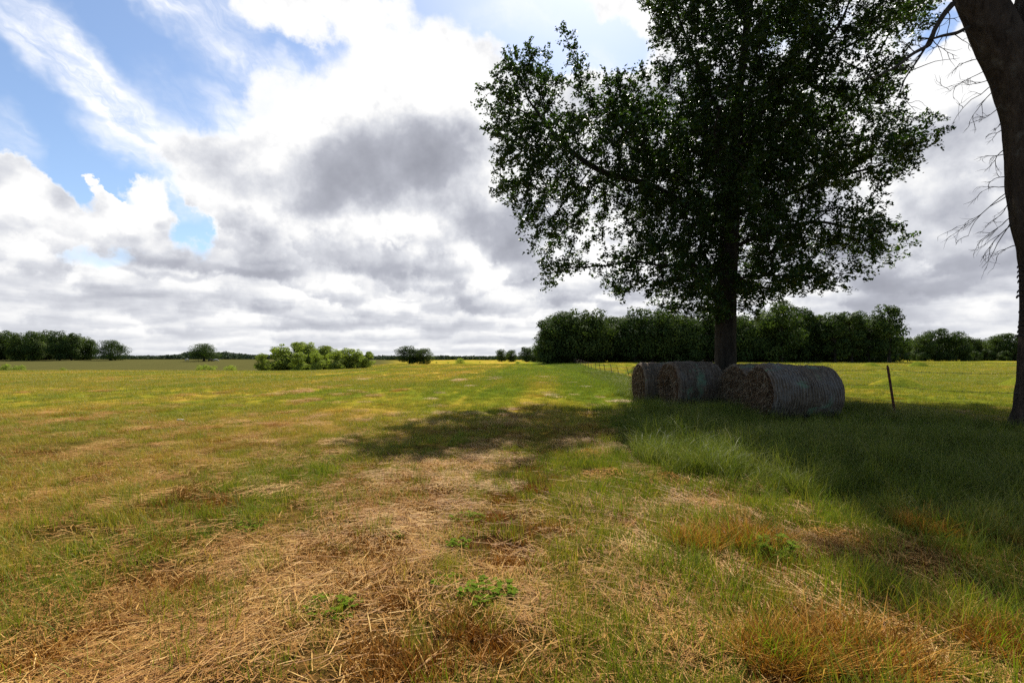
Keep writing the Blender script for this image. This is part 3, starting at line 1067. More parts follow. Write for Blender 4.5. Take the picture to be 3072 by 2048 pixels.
def colonize(rng, limbs, A, step=0.34, kill=0.55, reach=2.6, iters=90, up=0.05):
    """grow twigs from seeded limbs towards the points A"""
    pos, par, seedr = [], [], []
    for pts, parent in limbs:
        last = parent
        for p in pts:
            pos.append(np.asarray(p, float)); par.append(last); last = len(pos) - 1
    pos = list(pos)
    P = np.array(pos)
    best = np.full(len(A), 1e9); bi = np.zeros(len(A), int)

    def upd(newP, off):
        nonlocal best, bi
        for s in range(0, len(newP), 400):
            D = np.linalg.norm(A[:, None, :] - newP[None, s:s + 400, :], axis=2)
            j = D.argmin(1); dm = D[np.arange(len(A)), j]
            k = dm < best
            best[k] = dm[k]; bi[k] = j[k] + off + s
    upd(P, 0)
    alive = best > kill
    for it in range(iters):
        r = reach if it > 12 else reach * 2.2
        act = alive & (best < r)
        if not act.any():
            break
        ids = bi[act]
        v = A[act] - P[ids]; v /= np.linalg.norm(v, axis=1)[:, None] + 1e-9
        u, inv = np.unique(ids, return_inverse=True)
        S = np.zeros((len(u), 3)); np.add.at(S, inv, v)
        S += rng.standard_normal(S.shape) * 0.22 + np.array([0, 0, up])
        S /= np.linalg.norm(S, axis=1)[:, None] + 1e-9
        NP = P[u] + S * step
        off = len(P)
        P = np.concatenate([P, NP]); par.extend(u.tolist())
        upd(NP, off)
        alive &= best > kill
    return P, np.array([-1 if q is None else q for q in par])


def limb_mesh(P, par, r_tip, expo, r_cap, name, mat, min_r=0.0):
    n = len(P)
    cnt = np.zeros(n)
    has = np.zeros(n, bool); has[par[par >= 0]] = True
    cnt[~has] = 1
    for i in range(n - 1, -1, -1):
        if par[i] >= 0:
            cnt[par[i]] += cnt[i]
    rad = np.minimum(r_tip * cnt ** expo, r_cap)
    # follow the thickest child so that a limb is one bent tube
    order = np.argsort(-cnt)
    kids = {}
    for i in range(n):
        kids.setdefault(par[i], []).append(i)
    g = Geo()
    stack = [(k, None) for k in kids.get(-1, [])]
    while stack:
        i, start = stack.pop()
        chain = [] if start is None else [start]
        cur = i
        while cur is not None:
            chain.append(cur)
            ch = sorted(kids.get(cur, []), key=lambda q: -cnt[q])
            for q in ch[1:]:
                stack.append((q, cur))
            cur = ch[0] if ch else None
        rr = rad[chain].copy()
        if start is not None:
            rr[0] = rr[1] * 1.15
        if len(chain) < 2 or rr.max() < min_r:
            continue
        pp = P[chain].copy()
        for _ in range(2):
            if len(pp) > 2:
                pp[1:-1] = 0.5 * pp[1:-1] + 0.25 * (pp[:-2] + pp[2:])
        sides = 10 if rr.max() > 0.12 else (6 if rr.max() > 0.03 else 4)
        g.add(*tube(pp, rr, sides))
    return g.mesh(name, mat), cnt


def densify(pts, step=0.34):
    pts = np.asarray(pts, float)
    out = [pts[0]]
    for a, b in zip(pts[:-1], pts[1:]):
        k = max(1, int(np.linalg.norm(b - a) / step))
        for i in range(1, k + 1):
            out.append(a + (b - a) * i / k)
    out = np.array(out)
    for _ in range(3):
        if len(out) > 2:
            out[1:-1] = 0.5 * out[1:-1] + 0.25 * (out[:-2] + out[2:])
    return out


def blob_points(rng, blobs, dens):
    """random points in a union of ellipsoids (px, py, depth, rx_px, ry_px, depth radius m)"""
    pts = []
    for (px, py, d, rx, ry, rd) in blobs:
        c = at(px, py, d)
        sx, sz = rx * d / F_PX, ry * d / F_PX
        n = int(dens * 4.19 * sx * sz * rd)
        q = rng.standard_normal((n, 3)); q /= np.linalg.norm(q, axis=1)[:, None]
        q *= (rng.random(n) ** (1 / 2.2))[:, None]
        pts.append(c + q * np.array([sx, rd, sz]))
    return np.concatenate(pts)


TREE_D = 19.6


def field_oak():
    rng = np.random.default_rng(5)
    D = TREE_D
    base = at(2172, 1128, D); base[2] = gz(base[0], base[1])
    root = bpy.data.objects.new('oak_tree', None)
    COL.objects.link(root); root.location = tuple(base)
    tag(root, 'big dark spreading oak standing behind the old hay bales', 'tree')
    blobs = [
        (1570, 320, D, 140, 165, 2.4), (1640, 200, D, 130, 75, 1.8), (1500, 320, D - 1, 75, 70, 1.4), (1690, 480, D - 1.5, 200, 130, 3.0), (1530, 520, D + 1, 85, 75, 1.7),
        (1640, 660, D - 1, 110, 130, 2.0), (1670, 805, D - 1, 85, 75, 1.5), (1590, 600, D - .5, 90, 100, 1.6), (1870, 330, D, 120, 120, 2.4), (1900, 500, D - 1, 150, 160, 3.4),
        (2130, 60, D, 180, 130, 3.2), (2010, 60, D, 70, 75, 2.0), (2200, 300, D, 260, 230, 5.0), (2150, 520, D, 300, 170, 5.2), (2120, 690, D - 1, 250, 130, 4.4),
        (1950, 810, D - 2, 120, 100, 2.6), (2080, 865, D - 2.5, 150, 75, 2.8), (2260, 850, D - 2, 150, 80, 2.8), (2410, 840, D - 2, 115, 60, 1.9), (2100, 900, D + 2, 150, 60, 2.4), (2180, 800, D + 1.5, 260, 120, 3.0), (1800, 330, D + .5, 110, 95, 2.2), (1910, 330, D, 110, 80, 2.4), (1905, 720, D - 1, 95, 110, 2.4), (1720, 690, D - .5, 75, 110, 1.6), (1800, 560, D - 1, 120, 70, 2.2), (2330, 885, D - 1, 130, 42, 1.8), (2450, 850, D - 1, 90, 40, 1.3), (1900, 860, D - 1.5, 80, 50, 1.4), (2150, 930, D, 150, 35, 2.2),
        (2440, 690, D, 190, 95, 3.2), (2600, 720, D + 1, 130, 50, 2.0), (2640, 770, D + 1, 90, 32, 1.2), (2560, 800, D, 90, 28, 1.2), (2560, 500, D, 210, 90, 3.2), (2730, 510, D + .5, 105, 30, 1.3), (2690, 560, D + .3, 80, 40, 1.3), (2660, 430, D, 110, 45, 1.5), (2680, 380, D + 1, 110, 60, 2.0),
        (2540, 300, D, 200, 130, 3.4), (2690, 45, D + 1, 100, 100, 2.4), (2680, 240, D, 80, 70, 1.6), (2470, 110, D, 200, 120, 3.4), (2350, -60, D, 300, 130, 4.0),
        (2150, -180, D, 260, 150, 4.5), (2500, -170, D, 200, 110, 3.4), (2300, -330, D, 220, 110, 3.6), (2380, 430, D + 3, 220, 220, 3.0), (2000, 420, D + 3.5, 180, 170, 2.6),
    ]
    A = blob_points(rng, blobs, 3.4)
    A = A[A[:, 2] > 2.9]
    gap = 0.6 * fbm(A[:, 0] * .55 + A[:, 1] * .22, A[:, 2] * .55 - A[:, 1] * .25, 44, 3) + 0.4 * fbm(A[:, 0] * 1.3 + A[:, 1], A[:, 2] * 1.3, 45, 2)
    mid_ = np.hypot((A[:, 0] - at(2200, 600, D)[0]) / 4.5, (A[:, 2] - at(2200, 600, D)[2]) / 5.0)
    A = A[(gap > np.where(A[:, 0] < at(1960, 600, D)[0], 0.385, 0.425)) | (mid_ < 0.8) & (gap > 0.29)]
    P3 = lambda px, py, dd=0.0: at(px, py, D + dd)
    tr = densify([base + np.array([0, 0, 0.0]), P3(2176, 1000), P3(2180, 850), P3(2190, 650), P3(2205, 450), P3(2215, 280), P3(2240, 100), P3(2260, -120), P3(2270, -280)])
    limbs = [(tr, None)]

    def near_tr(py):
        z = P3(2190, py)[2]
        return int(np.argmin(np.abs(tr[:, 2] - z)))

    def limb(py0, *wp):
        k = near_tr(py0)
        limbs.append((densify([tr[k]] + [P3(*w_) for w_ in wp])[1:], k))
    limb(690, (2040, 600, -.6), (1930, 545, -1), (1800, 520, -1), (1680, 430, -.8), (1610, 330, 0))
    limb(640, (2000, 520, 1), (1880, 400, 1.5), (1800, 310, 1))
    limb(560, (2320, 480, .6), (2440, 400, 1), (2560, 320, 1))
    limb(500, (2300, 300, -1), (2420, 180, -1.2), (2520, 80, -1))
    limb(760, (2310, 690, -.6), (2450, 660, -.5), (2580, 690, .6))
    limb(650, (2350, 590, 1.6), (2500, 530, 1.4), (2640, 500, .8))
    limb(830, (2080, 790, -1.4), (1980, 800, -2))
    limb(840, (2260, 820, -1.4), (2350, 830, -2))
    limb(420, (2120, 260, 1), (2060, 120, 1))
    limb(600, (2150, 480, -2.2), (2140, 380, -3.4))
    limb(620, (2230, 500, 2.4), (2280, 380, 3.8))
    P, par = colonize(rng, limbs, A, 0.34, 0.5, 2.6, 80)
    P = P - base
    lm, cnt = limb_mesh(P, par, 0.011, 0.50, 0.34, 'branches', M['bark'])
    link('branches', lm, root)
    # trunk with root flare, drawn over the lower stem
    tp = tr[:near_tr(330) + 1] - base
    tt = np.linspace(0, 1, len(tp))
    rr = np.interp(tt, [0, 0.04, 0.10, 0.35, 0.7, 1.0], [0.70, 0.50, 0.42, 0.38, 0.33, 0.22])
    g = Geo(); g.add(*tube(tp - np.array([0, 0, .1]), rr, 26, rough=0.16, seed=3))
    link('trunk', g.mesh('trunk', M['bark']), root)
    tips = np.where(cnt <= 6)[0]
    tips = tips[P[tips, 2] > 2.2]
    dirs = P[tips] - P[np.maximum(par[tips], 0)]
    dirs /= np.linalg.norm(dirs, axis=1)[:, None] + 1e-6
    cl = np.clip(fbm(P[tips, 0] * .5, P[tips, 2] * .5 + P[tips, 1] * .4, 12, 2), 0, 1)
    link('foliage', leaf_cloud(rng, P[tips], 88, 0.25, 0.122, 'foliage', M['oak_leaf'], 0.3, cl, sprays=5, dirs=dirs), root)
    return root


def bare_twig(g, rng, p, d, L, r, depth=0):
    """a dead twig that kinks and forks"""
    n = 6
    pts = [np.array(p, float)]
    d = np.array(d, float); d /= np.linalg.norm(d)
    forks = []
    for i in range(n):
        d = d + rng.standard_normal(3) * 0.16 + np.array([0, 0, -0.02]); d /= np.linalg.norm(d)
        pts.append(pts[-1] + d * L / n)
        if depth < 2 and i >= 1 and rng.random() < 0.62:
            forks.append((pts[-1].copy(), d.copy(), i))
    g.add(*tube(pts, np.linspace(r, r * 0.3, n + 1), 5))
    for p0, d0, i in forks:
        e = d0 + rng.standard_normal(3) * np.array([0.5, 0.4, 0.5])
        bare_twig(g, rng, p0, e, L * (0.30 + 0.35 * rng.random()), r * 0.6, depth + 1)


def leaning_tree():
    rng = np.random.default_rng(8)
    D = 10.5
    # left outline of the trunk in the photograph, as points at its own distance
    prof = [(3026, 1325), (3036, 1250), (3046, 1180), (3054, 1080), (3060, 960), (3059, 803), (3050, 740), (3027, 643), (3016, 545), (3007, 436), (2996, 321)]
    radii = [0.62, 0.585, 0.565, 0.55, 0.54, 0.54, 0.54, 0.55, 0.56, 0.57, 0.59]
    pts = []
    for (px, py), r in zip(prof, radii):
        q = at(px, py, D)
        pts.append(q + np.array([r * 1.04 + np.interp(py, [321, 700, 1335], [.26, .22, .22]), 0, 0]))
    pts = np.array(pts)
    base = pts[0].copy(); base[2] = gz(base[0], base[1]) - 0.05
    pts[0, 2] = base[2]
    root = bpy.data.objects.new('leaning_tree', None)
    COL.objects.link(root); root.location = tuple(base)
    tag(root, 'thick forked tree trunk with bare dead twigs beside the wire fence', 'tree')

    def spline(p, r, k=9):
        p = np.asarray(p); t = np.arange(len(p)); tt = np.linspace(0, len(p) - 1, (len(p) - 1) * k + 1)
        q = np.stack([np.interp(tt, t, p[:, c]) for c in range(3)], 1); rr = np.interp(tt, t, r)
        for _ in range(4):
            q[1:-1] = .5 * q[1:-1] + .25 * (q[:-2] + q[2:])
        return q, rr
    g = Geo()
    q, rr = spline(pts - base, radii)
    g.add(*tube(q, rr, 84, rough=0.075, seed=2))
    fork = pts[-1]
    # two great limbs above the fork
    l1 = [fork + np.array([-.05, 0, -.35])] + [at(px, py, D) + np.array([0.62, 0, 0]) for px, py in ((2967, 218), (2913, 123), (2861, 11), (2800, -110), (2700, -270))]
    l1 += [l1[-1] + np.array([-1.3, -0.8, 2.0]), l1[-1] + np.array([-2.4, -2.0, 4.2])]
    q1, r1 = spline(np.array(l1) - base, [.52, .46, .42, .38, .34, .30, .22, .12])
    g.add(*tube(q1, r1, 60, rough=0.075, seed=7))
    l2 = [fork + np.array([.05, 0, -.3]), at(3070, 230, D) + np.array([.25, 0, 0]), at(3060, 100, D) + np.array([.32, 0, 0]), at(3075, -60, D) + np.array([.35, 0, 0]), at(3100, -300, D + .5) + np.array([.3, 0, 0])]
    l2 += [l2[-1] + np.array([.8, -.8, 2.4]), l2[-1] + np.array([1.4, -2.0, 5.0])]
    q2, r2 = spline(np.array(l2) - base, [.52, .46, .40, .36, .32, .22, .12])
    g.add(*tube(q2, r2, 60, rough=0.075, seed=9))
    link('trunk', g.mesh('trunk', M['bark_lichen']), root)
    # crown high overhead, above the picture; extra blobs added to shade the right foreground
    def cloud(c, r, n):
        p = rng.standard_normal((n, 3)); p /= np.linalg.norm(p, axis=1)[:, None]; p *= (rng.random(n) ** .45)[:, None]
        return np.array(c) + p * np.array(r)
    A = np.concatenate([cloud((12.5, 5.0, 15.5), (6.0, 5.5, 4.5), 1500), cloud((7.5, 6.0, 13.5), (3.5, 3.6, 2.2), 420), cloud((16.5, 9.0, 14.0), (4, 4, 3.5), 500), cloud((9.5, 12.0, 15.2), (5.4, 3.0, 2.4), 1000), cloud((5.0, 10.5, 14.0), (2.6, 2.4, 2.0), 200)])
    k = (A[:, 2] > 2.6 + 0.80 * A[:, 1]) | (A[:, 0] > 1.13 * A[:, 1] + 1.0)
    k &= A[:, 2] > 7.5
    A = A[k] - base
    limbs = [(q1[::2], None), (q2[::2], None)]
    P, par = colonize(rng, limbs, A, 0.42, 0.6, 3.5, 60)
    lm, cnt = limb_mesh(P, par, 0.012, 0.48, 0.20, 'branches', M['bark'])
    link('branches', lm, root)
    tips = np.where(cnt <= 3)[0]
    w = P[tips] + base
    vis = (w[:, 2] > 1.9 + 0.78 * w[:, 1]) | (w[:, 0] > 1.13 * w[:, 1] + .6)
    tips = tips[vis]
    link('foliage', leaf_cloud(rng, P[tips], 26, 0.26, 0.15, 'foliage', M['oak_leaf'], 0.3, None, sprays=4, dirs=(P[tips] - P[np.maximum(par[tips], 0)]) / .42), root)
    # dead branch reaching left from the upper limb
    gd = Geo()
    def run(p_, r_):
        qq, rq = spline(np.array([at(*a_) for a_ in p_]) - base, np.linspace(*r_, len(p_)))
        gd.add(*tube(qq, rq, 6))
        return qq
    a_ = run([(2858, 12, D), (2830, 45, D - .3), (2803, 90, D - .4), (2790, 135, D - .4), (2740, 160, D - .5), (2690, 200, D - .7), (2640, 225, D - .9), (2590, 240, D - 1.0)], (.06, .012))
    b_ = run([(2905, 82, D), (2870, 100, D - .3), (2825, 108, D - .4), (2795, 118, D - .5), (2750, 112, D - .6)], (.045, .010))
    c_ = run([(2800, 95, D - .4), (2772, 150, D - .4), (2750, 185, D - .5), (2715, 235, D - .6), (2690, 300, D - .7)], (.028, .008))
    for qq in (a_, b_, c_):
        for i in range(5, len(qq) - 2, 6):
            d_ = (qq[i + 1] - qq[i]); d_ /= np.linalg.norm(d_)
            e = d_ + rng.standard_normal(3) * np.array([.7, .4, .9])
            bare_twig(gd, rng, qq[i], e, 0.35 + 0.6 * rng.random(), 0.010, 1)
    link('dead_branch', gd.mesh('dead_branch', M['dead_twig']), root)
    # thin bare twigs along the left side of the trunk
    gt = Geo()
    tw = [((2940, 175), (-1.2, 0, -.15), .55), ((2962, 205), (-1.4, 0, -.3), .8), ((2975, 235), (-1.2, -.2, -.6), 1.0), ((2980, 250), (-1.0, -.1, -.9), 1.1),
          ((2985, 262), (-.9, .1, -1.0), .8), ((2995, 320), (-.8, 0, -.9), .5), ((3000, 365), (-.7, 0, -.7), .35), ((3005, 450), (-.9, 0, -.75), .5), ((3008, 462), (-1.0, 0, -.5), .45),
          ((3012, 530), (-1.2, 0, -.1), .38), ((3014, 560), (-1.1, 0, -.45), .5), ((3018, 575), (-1.3, 0, -.25), 1.1), ((3020, 585), (-.9, 0, -.75), 1.2), ((3024, 600), (-.6, 0, -1.), .6),
          ((3028, 650), (-1.0, 0, -.5), 1.0), ((3030, 660), (-.7, -.1, -.95), 1.15), ((3032, 672), (-.8, .1, -.8), .9), ((3044, 735), (-1.0, 0, -.4), .45), ((3000, 390), (-.6, -.1, -.4), .3)]
    for (px, py), d_, L in tw:
        p0 = at(px + 6, py, D) - base
        bare_twig(gt, rng, p0, d_, L * 1.05, 0.011)
    link('bare_twigs', gt.mesh('bare_twigs', M['dead_twig']), root)
    # curled bark scales down the left edge near the ground
    gs = Geo()
    for i, py in enumerate(range(800, 1012, 15)):
        px = np.interp(py, [803, 960, 1080], [3059, 3060, 3054])
        p0 = at(px + 8, py, D - .05) - base
        for j in range(2):
            dx = -0.055 - 0.035 * rng.random(); yy = (rng.random() - .5) * .12
            pp = [p0 + np.array([0.05, yy, .03]), p0 + np.array([dx * .5, yy, .035]), p0 + np.array([dx, yy, 0.0]), p0 + np.array([dx * 1.15, yy, -.035])]
            gs.add(*tube(pp, [.026, .022, .015, .004], 5))
    link('bark_scales', gs.mesh('bark_scales', M['bark_lichen']), root)
    return root


field_oak()
leaning_tree()


# ------------------------------------------------------------------ distant trees
def crown_proto(seed, H, Wd, low=0.15, lobes=22, leaf=0.34, n=8000, mat='wood_leaf', shape='round', trunk_r=0.22):
    """tree prototype: (trunk mesh, crown mesh), base at the origin"""
    rng = np.random.default_rng(seed)
    cs, rs = [], []
    for i in range(lobes):
        t = low + (0.97 - low) * ((i + 0.5) / lobes)
        if shape == 'round':
            prof = math.sin(math.pi * min(1, (0.10 + 0.9 * (t - low) / (1 - low)) ** 0.85)) ** 0.6
        elif shape == 'tall':
            prof = 0.85 * math.sin(math.pi * min(1, 0.12 + 0.86 * (t - low) / (1 - low))) ** 0.45
        else:
            prof = math.cos(0.5 * math.pi * max(0, (t - low) / (1 - low))) ** 0.55
        for _ in range(2 if prof > .55 else 1):
            a = rng.random() * 6.283
            rad = (0.5 * Wd * prof) * (0.35 + 0.5 * rng.random())
            r = (0.10 + 0.13 * rng.random()) * Wd * (0.6 + 0.5 * prof)
            cs.append((rad * math.cos(a), rad * math.sin(a), min((t + .05 * rng.standard_normal()) * H, H - r * 0.8)))
            rs.append(r)
    cs, rs = np.array(cs), np.array(rs)
    wgt = rs ** 2 / np.sum(rs ** 2)
    k = rng.choice(len(cs), n, p=wgt)
    q = rng.standard_normal((n, 3)); q /= np.linalg.norm(q, axis=1)[:, None]
    q *= (0.62 + 0.42 * rng.random(n) ** 0.6 + 0.30 * rng.random(n) ** 8)[:, None]
    q[:, 2] *= 0.8
    c = cs[k] + q * rs[k][:, None]
    nrm = q * 1.2 + rng.standard_normal((n, 3)) * 0.34 + np.array([0, 0, .30]); nrm /= np.linalg.norm(nrm, axis=1)[:, None]
    d = rng.standard_normal((n, 3)); d -= nrm * np.sum(d * nrm, 1)[:, None]; d /= np.linalg.norm(d, axis=1)[:, None]
    s = np.cross(nrm, d)
    L = leaf * (0.5 + 0.8 * rng.random(n)); W_ = L * (0.5 + 0.3 * rng.random(n))
    V = np.zeros((n, 4, 3))
    V[:, 0] = c - d * (L * .5)[:, None]; V[:, 2] = c + d * (L * .5)[:, None]
    V[:, 1] = c + s * (W_ * .5)[:, None] - nrm * (L * .12)[:, None]; V[:, 3] = c - s * (W_ * .5)[:, None] - nrm * (L * .12)[:, None]
    lob_t = rng.random(len(cs))
    t = 0.55 * rng.random(n) + 0.45 * lob_t[k]
    crown = mesh_np('crown', V.reshape(-1, 3), [np.arange(4 * n).reshape(n, 4)], {'tint': np.repeat(t, 4)}, mat=M[mat])
    g = Geo()
    top = H * 0.75
    zz = np.linspace(-0.3, top, 8)
    st = np.stack([np.cumsum(rng.standard_normal(8) * .06 * H / 10), np.cumsum(rng.standard_normal(8) * .06 * H / 10), zz], 1)
    g.add(*tube(st, np.interp(zz, [-.3, .4, top], [trunk_r * 1.5, trunk_r, trunk_r * .25]), 8))
    for i in range(0, len(cs), 2):
        z0 = max(low * H * 0.7, cs[i, 2] - 0.35 * Wd * (0.4 + rng.random() * .4))
        b = np.array([np.interp(z0, zz, st[:, 0]), np.interp(z0, zz, st[:, 1]), z0])
        g.add(*tube([b, (b + cs[i]) / 2 + np.array([0, 0, .2]), cs[i]], [trunk_r * .4, trunk_r * .28, trunk_r * .1], 5))
    return g.mesh('trunk', M['bark']), crown


def plant(kind, proto, x, y, sc, rz, label, cat, group=None, sink=0.0):
    root = bpy.data.objects.new(kind, None)
    COL.objects.link(root)
    root.location = (x, y, gz(x, y) - sink)
    root.rotation_euler = (0, 0, rz)
    root.scale = sc if not np.isscalar(sc) else (sc,) * 3
    tag(root, label, cat, group)
    link('trunk', proto[0], root)
    link('crown', proto[1], root)
    return root


ORD = ['leftmost', 'second', 'third', 'fourth', 'fifth', 'sixth', 'seventh', 'eighth', 'ninth', 'tenth', 'eleventh', 'twelfth', 'thirteenth',
       'fourteenth', 'fifteenth', 'sixteenth', 'seventeenth', 'eighteenth', 'nineteenth', 'twentieth', 'twenty-first', 'twenty-second', 'twenty-third', 'twenty-fourth']


def px_of(px, d):
    """ground x of photo column px at depth d"""
    return (px - 1536) / F_PX * d


def woods():
    rng = random.Random(4)
    oaks = [crown_proto(20 + i, 10, 8.4, 0.08, 20 + 2 * i, 0.38, 8400, 'wood_leaf_pale' if i in (1, 4) else 'wood_leaf', 'tall' if i == 3 else 'round') for i in range(5)]
    talls = [crown_proto(40 + i, 10, 5.6, 0.16, 24, 0.34, 7000, shape='tall') for i in range(3)]
    backs = [crown_proto(60 + i, 10, 9.0, 0.02, 20, 0.5, 4200) for i in range(2)]
    umb = [crown_proto(80 + i, 10, 15.0, 0.20, 16, 0.42, 9000, shape='dome', trunk_r=.5) for i in range(2)]
    lows = [crown_proto(70 + i, 3, 4.2, 0.0, 10, 0.26, 2200, shape='dome', trunk_r=.08) for i in range(2)]

    def top_h(px, py_top, d):
        x = px_of(px, d)
        return at(px, py_top, d)[2] - gz(x, d), x
    # front of the big wood, left to right: column, top row
    tops = [(1645, 962), (1690, 934), (1742, 925), (1795, 930), (1850, 922), (1905, 930), (1958, 934), (2012, 924), (2068, 930), (2125, 920), (2180, 926),
            (2236, 922), (2292, 918), (2345, 912), (2400, 925), (2452, 918), (2505, 922), (2556, 915), (2603, 940)]
    for i, (px, pt) in enumerate(tops):
        d = 146 + rng.uniform(-4, 4)
        h, x = top_h(px, pt + rng.uniform(-16, 26), d)
        p = oaks[rng.randrange(5)] if px < 2380 else rng.choice(talls + oaks[:2])
        s = h / 10
        side = 'leftmost dark oak of the big wood behind the hay bales' if i == 0 else '%s dark oak from the left end of the big wood' % ORD[i]
        plant('oak_tree', p, x, d, (s * 1.02 * rng.uniform(.85, 1.15), s * 1.02, s * rng.uniform(.93, 1.05)), rng.uniform(0, 6.28), side, 'tree', 'trees along the front of the big wood')
    d = 140
    h, x = top_h(2668, 910, d)
    plant('tall_tree', talls[1], x, d, (h / 10 * .95, h / 10 * .95, h / 10), 1.0, 'tall thin tree at the right end of the big wood, rising above its neighbours', 'tree')
    # lower wood to the right
    low = [(2728, 1010), (2772, 1000), (2815, 984), (2868, 992), (2910, 1008), (2952, 1012), (2998, 1000), (3042, 998), (3090, 1005), (3150, 1000), (3220, 995)]
    for i, (px, pt) in enumerate(low):
        d = 190 + rng.uniform(-6, 6)
        h, x = top_h(px, pt, d)
        if x > 1.06 * d + 14: continue
        s = h / 10
        plant('broadleaf_tree', oaks[(i * 2 + 1) % 5], x, d, (s * 1.05, s * 1.05, s), rng.uniform(0, 6.28),
              '%s lower tree to the right of the tall thin tree' % ('first' if i == 0 else ORD[i]), 'tree', 'lower trees right of the big wood')
    # trees standing deeper in the wood, nothing tells them apart
    for row, (d0, n) in enumerate(((155, 24), (164, 22))):
        for i in range(n):
            px = 1650 + (2690 - 1650) * (i + rng.random() * .8) / n
            d = d0 + rng.uniform(-3, 3)
            h, x = top_h(px, 945 + rng.uniform(-6, 14), d)
            s = h / 10
            plant('forest_tree', backs[rng.randrange(2)], x, d, (s * .9, s * .9, s), rng.uniform(0, 6.28), 'dark tree standing deep inside the big wood behind its front row', 'tree', 'trees deep in the big wood')
    for i in range(12):
        px = 2700 + (3250 - 2700) * (i + rng.random() * .6) / 12
        d = 206 + rng.uniform(-4, 4)
        h, x = top_h(px, 1020 + rng.uniform(-6, 8), d)
        s = h / 10
        plant('forest_tree', backs[rng.randrange(2)], x, d, (s * 1.1, s * 1.1, s), rng.uniform(0, 6.28), 'dark tree behind the lower wood at the right', 'tree', 'trees deep in the right wood')
    # undergrowth at the foot of the wood
    for i in range(34):
        px = 1635 + (2700 - 1635) * (i + rng.random()) / 34
        d = 149 + rng.uniform(-3, 6)
        s = rng.uniform(.8, 1.5)
        plant('forest_shrub', lows[rng.randrange(2)], px_of(px, d), d, s, rng.uniform(0, 6.28), 'dark shrub in the shade at the foot of the big wood', 'shrub', 'shrubs at the foot of the big wood')
    for i in range(10):
        px = 2720 + (3090 - 2720) * (i + rng.random()) / 10
        d = 184 + rng.uniform(-4, 4)
        plant('forest_shrub', lows[rng.randrange(2)], px_of(px, d), d, rng.uniform(.9, 1.6), rng.uniform(0, 6.28), 'shrub at the foot of the lower right wood', 'shrub', 'shrubs at the foot of the right wood')
    # small trees left of the wood
    for (px, pt, d, s_w, lab) in [(1506, 1046, 235, .9, 'small tree at the left end of the little group beside the big wood'),
                                  (1534, 1048, 240, .9, 'second small tree of the little group left of the big wood'),
                                  (1578, 1040, 232, 1.0, 'widest small tree of the little group left of the big wood'),
                                  (1608, 1048, 236, .9, 'small tree touching the left end of the big wood')]:
        h, x = top_h(px, pt, d)
        plant('broadleaf_tree', oaks[int(px) % 5], x, d, (h / 10 * s_w * 1.4, h / 10 * s_w * 1.4, h / 10), px, lab, 'tree', 'small trees left of the big wood')
    # pair in the middle distance
    for (px, pt, w_, lab) in [(1228, 1036, 1.75, 'larger left tree of the dark pair in the middle of the horizon'), (1270, 1043, 1.6, 'smaller right tree of the dark pair in the middle of the horizon')]:
        d = 150
        h, x = top_h(px, pt, d)
        plant('broadleaf_tree', oaks[2 if px < 1250 else 4], x, d, (h / 10 * w_, h / 10 * w_, h / 10 * 1.0), px, lab, 'tree', 'dark pair of trees on the horizon')
    # the wood at the far left and the two lone oaks
    wl = [(-150, 1000), (-90, 990), (-35, 995), (15, 990), (55, 996), (98, 992), (140, 988), (180, 990), (215, 998), (248, 1008), (272, 1018)]
    for i, (px, pt) in enumerate(wl):
        d = 252 + rng.uniform(-5, 5)
        h, x = top_h(px, pt, d)
        s = h / 10
        k = i - 3
        lab = ('dark oak of the far left wood, cut by the picture edge' if k <= 0 else '%s dark oak of the far left wood from the picture edge' % ORD[k])
        if k < 0: lab = 'dark oak of the far left wood standing beyond the picture edge'
        plant('oak_tree', oaks[i % 5], x, d, (s * .92, s * .92, s), rng.uniform(0, 6.28), lab, 'tree', 'oaks of the far left wood')
    for i in range(9):
        px = -140 + 400 * i / 9
        d = 264
        h, x = top_h(px, 1012, d)
        s = h / 10
        plant('forest_tree', backs[i % 2], x, d, (s * 1.1, s * 1.1, s), i, 'dark tree deep inside the far left wood', 'tree', 'trees deep in the far left wood')
    for (px, pt, d, w_, lab) in [(333, 1019, 250, 1.15, 'lone wide oak just right of the far left wood'), (612, 1029, 238, 1.25, 'lone round oak in the pasture with cattle at its foot')]:
        h, x = top_h(px, pt, d)
        plant('oak_tree', umb[0 if px < 400 else 1], x, d, (h / 10 * w_ * .92, h / 10 * w_ * .92, h / 10), px * .1, lab, 'tree')


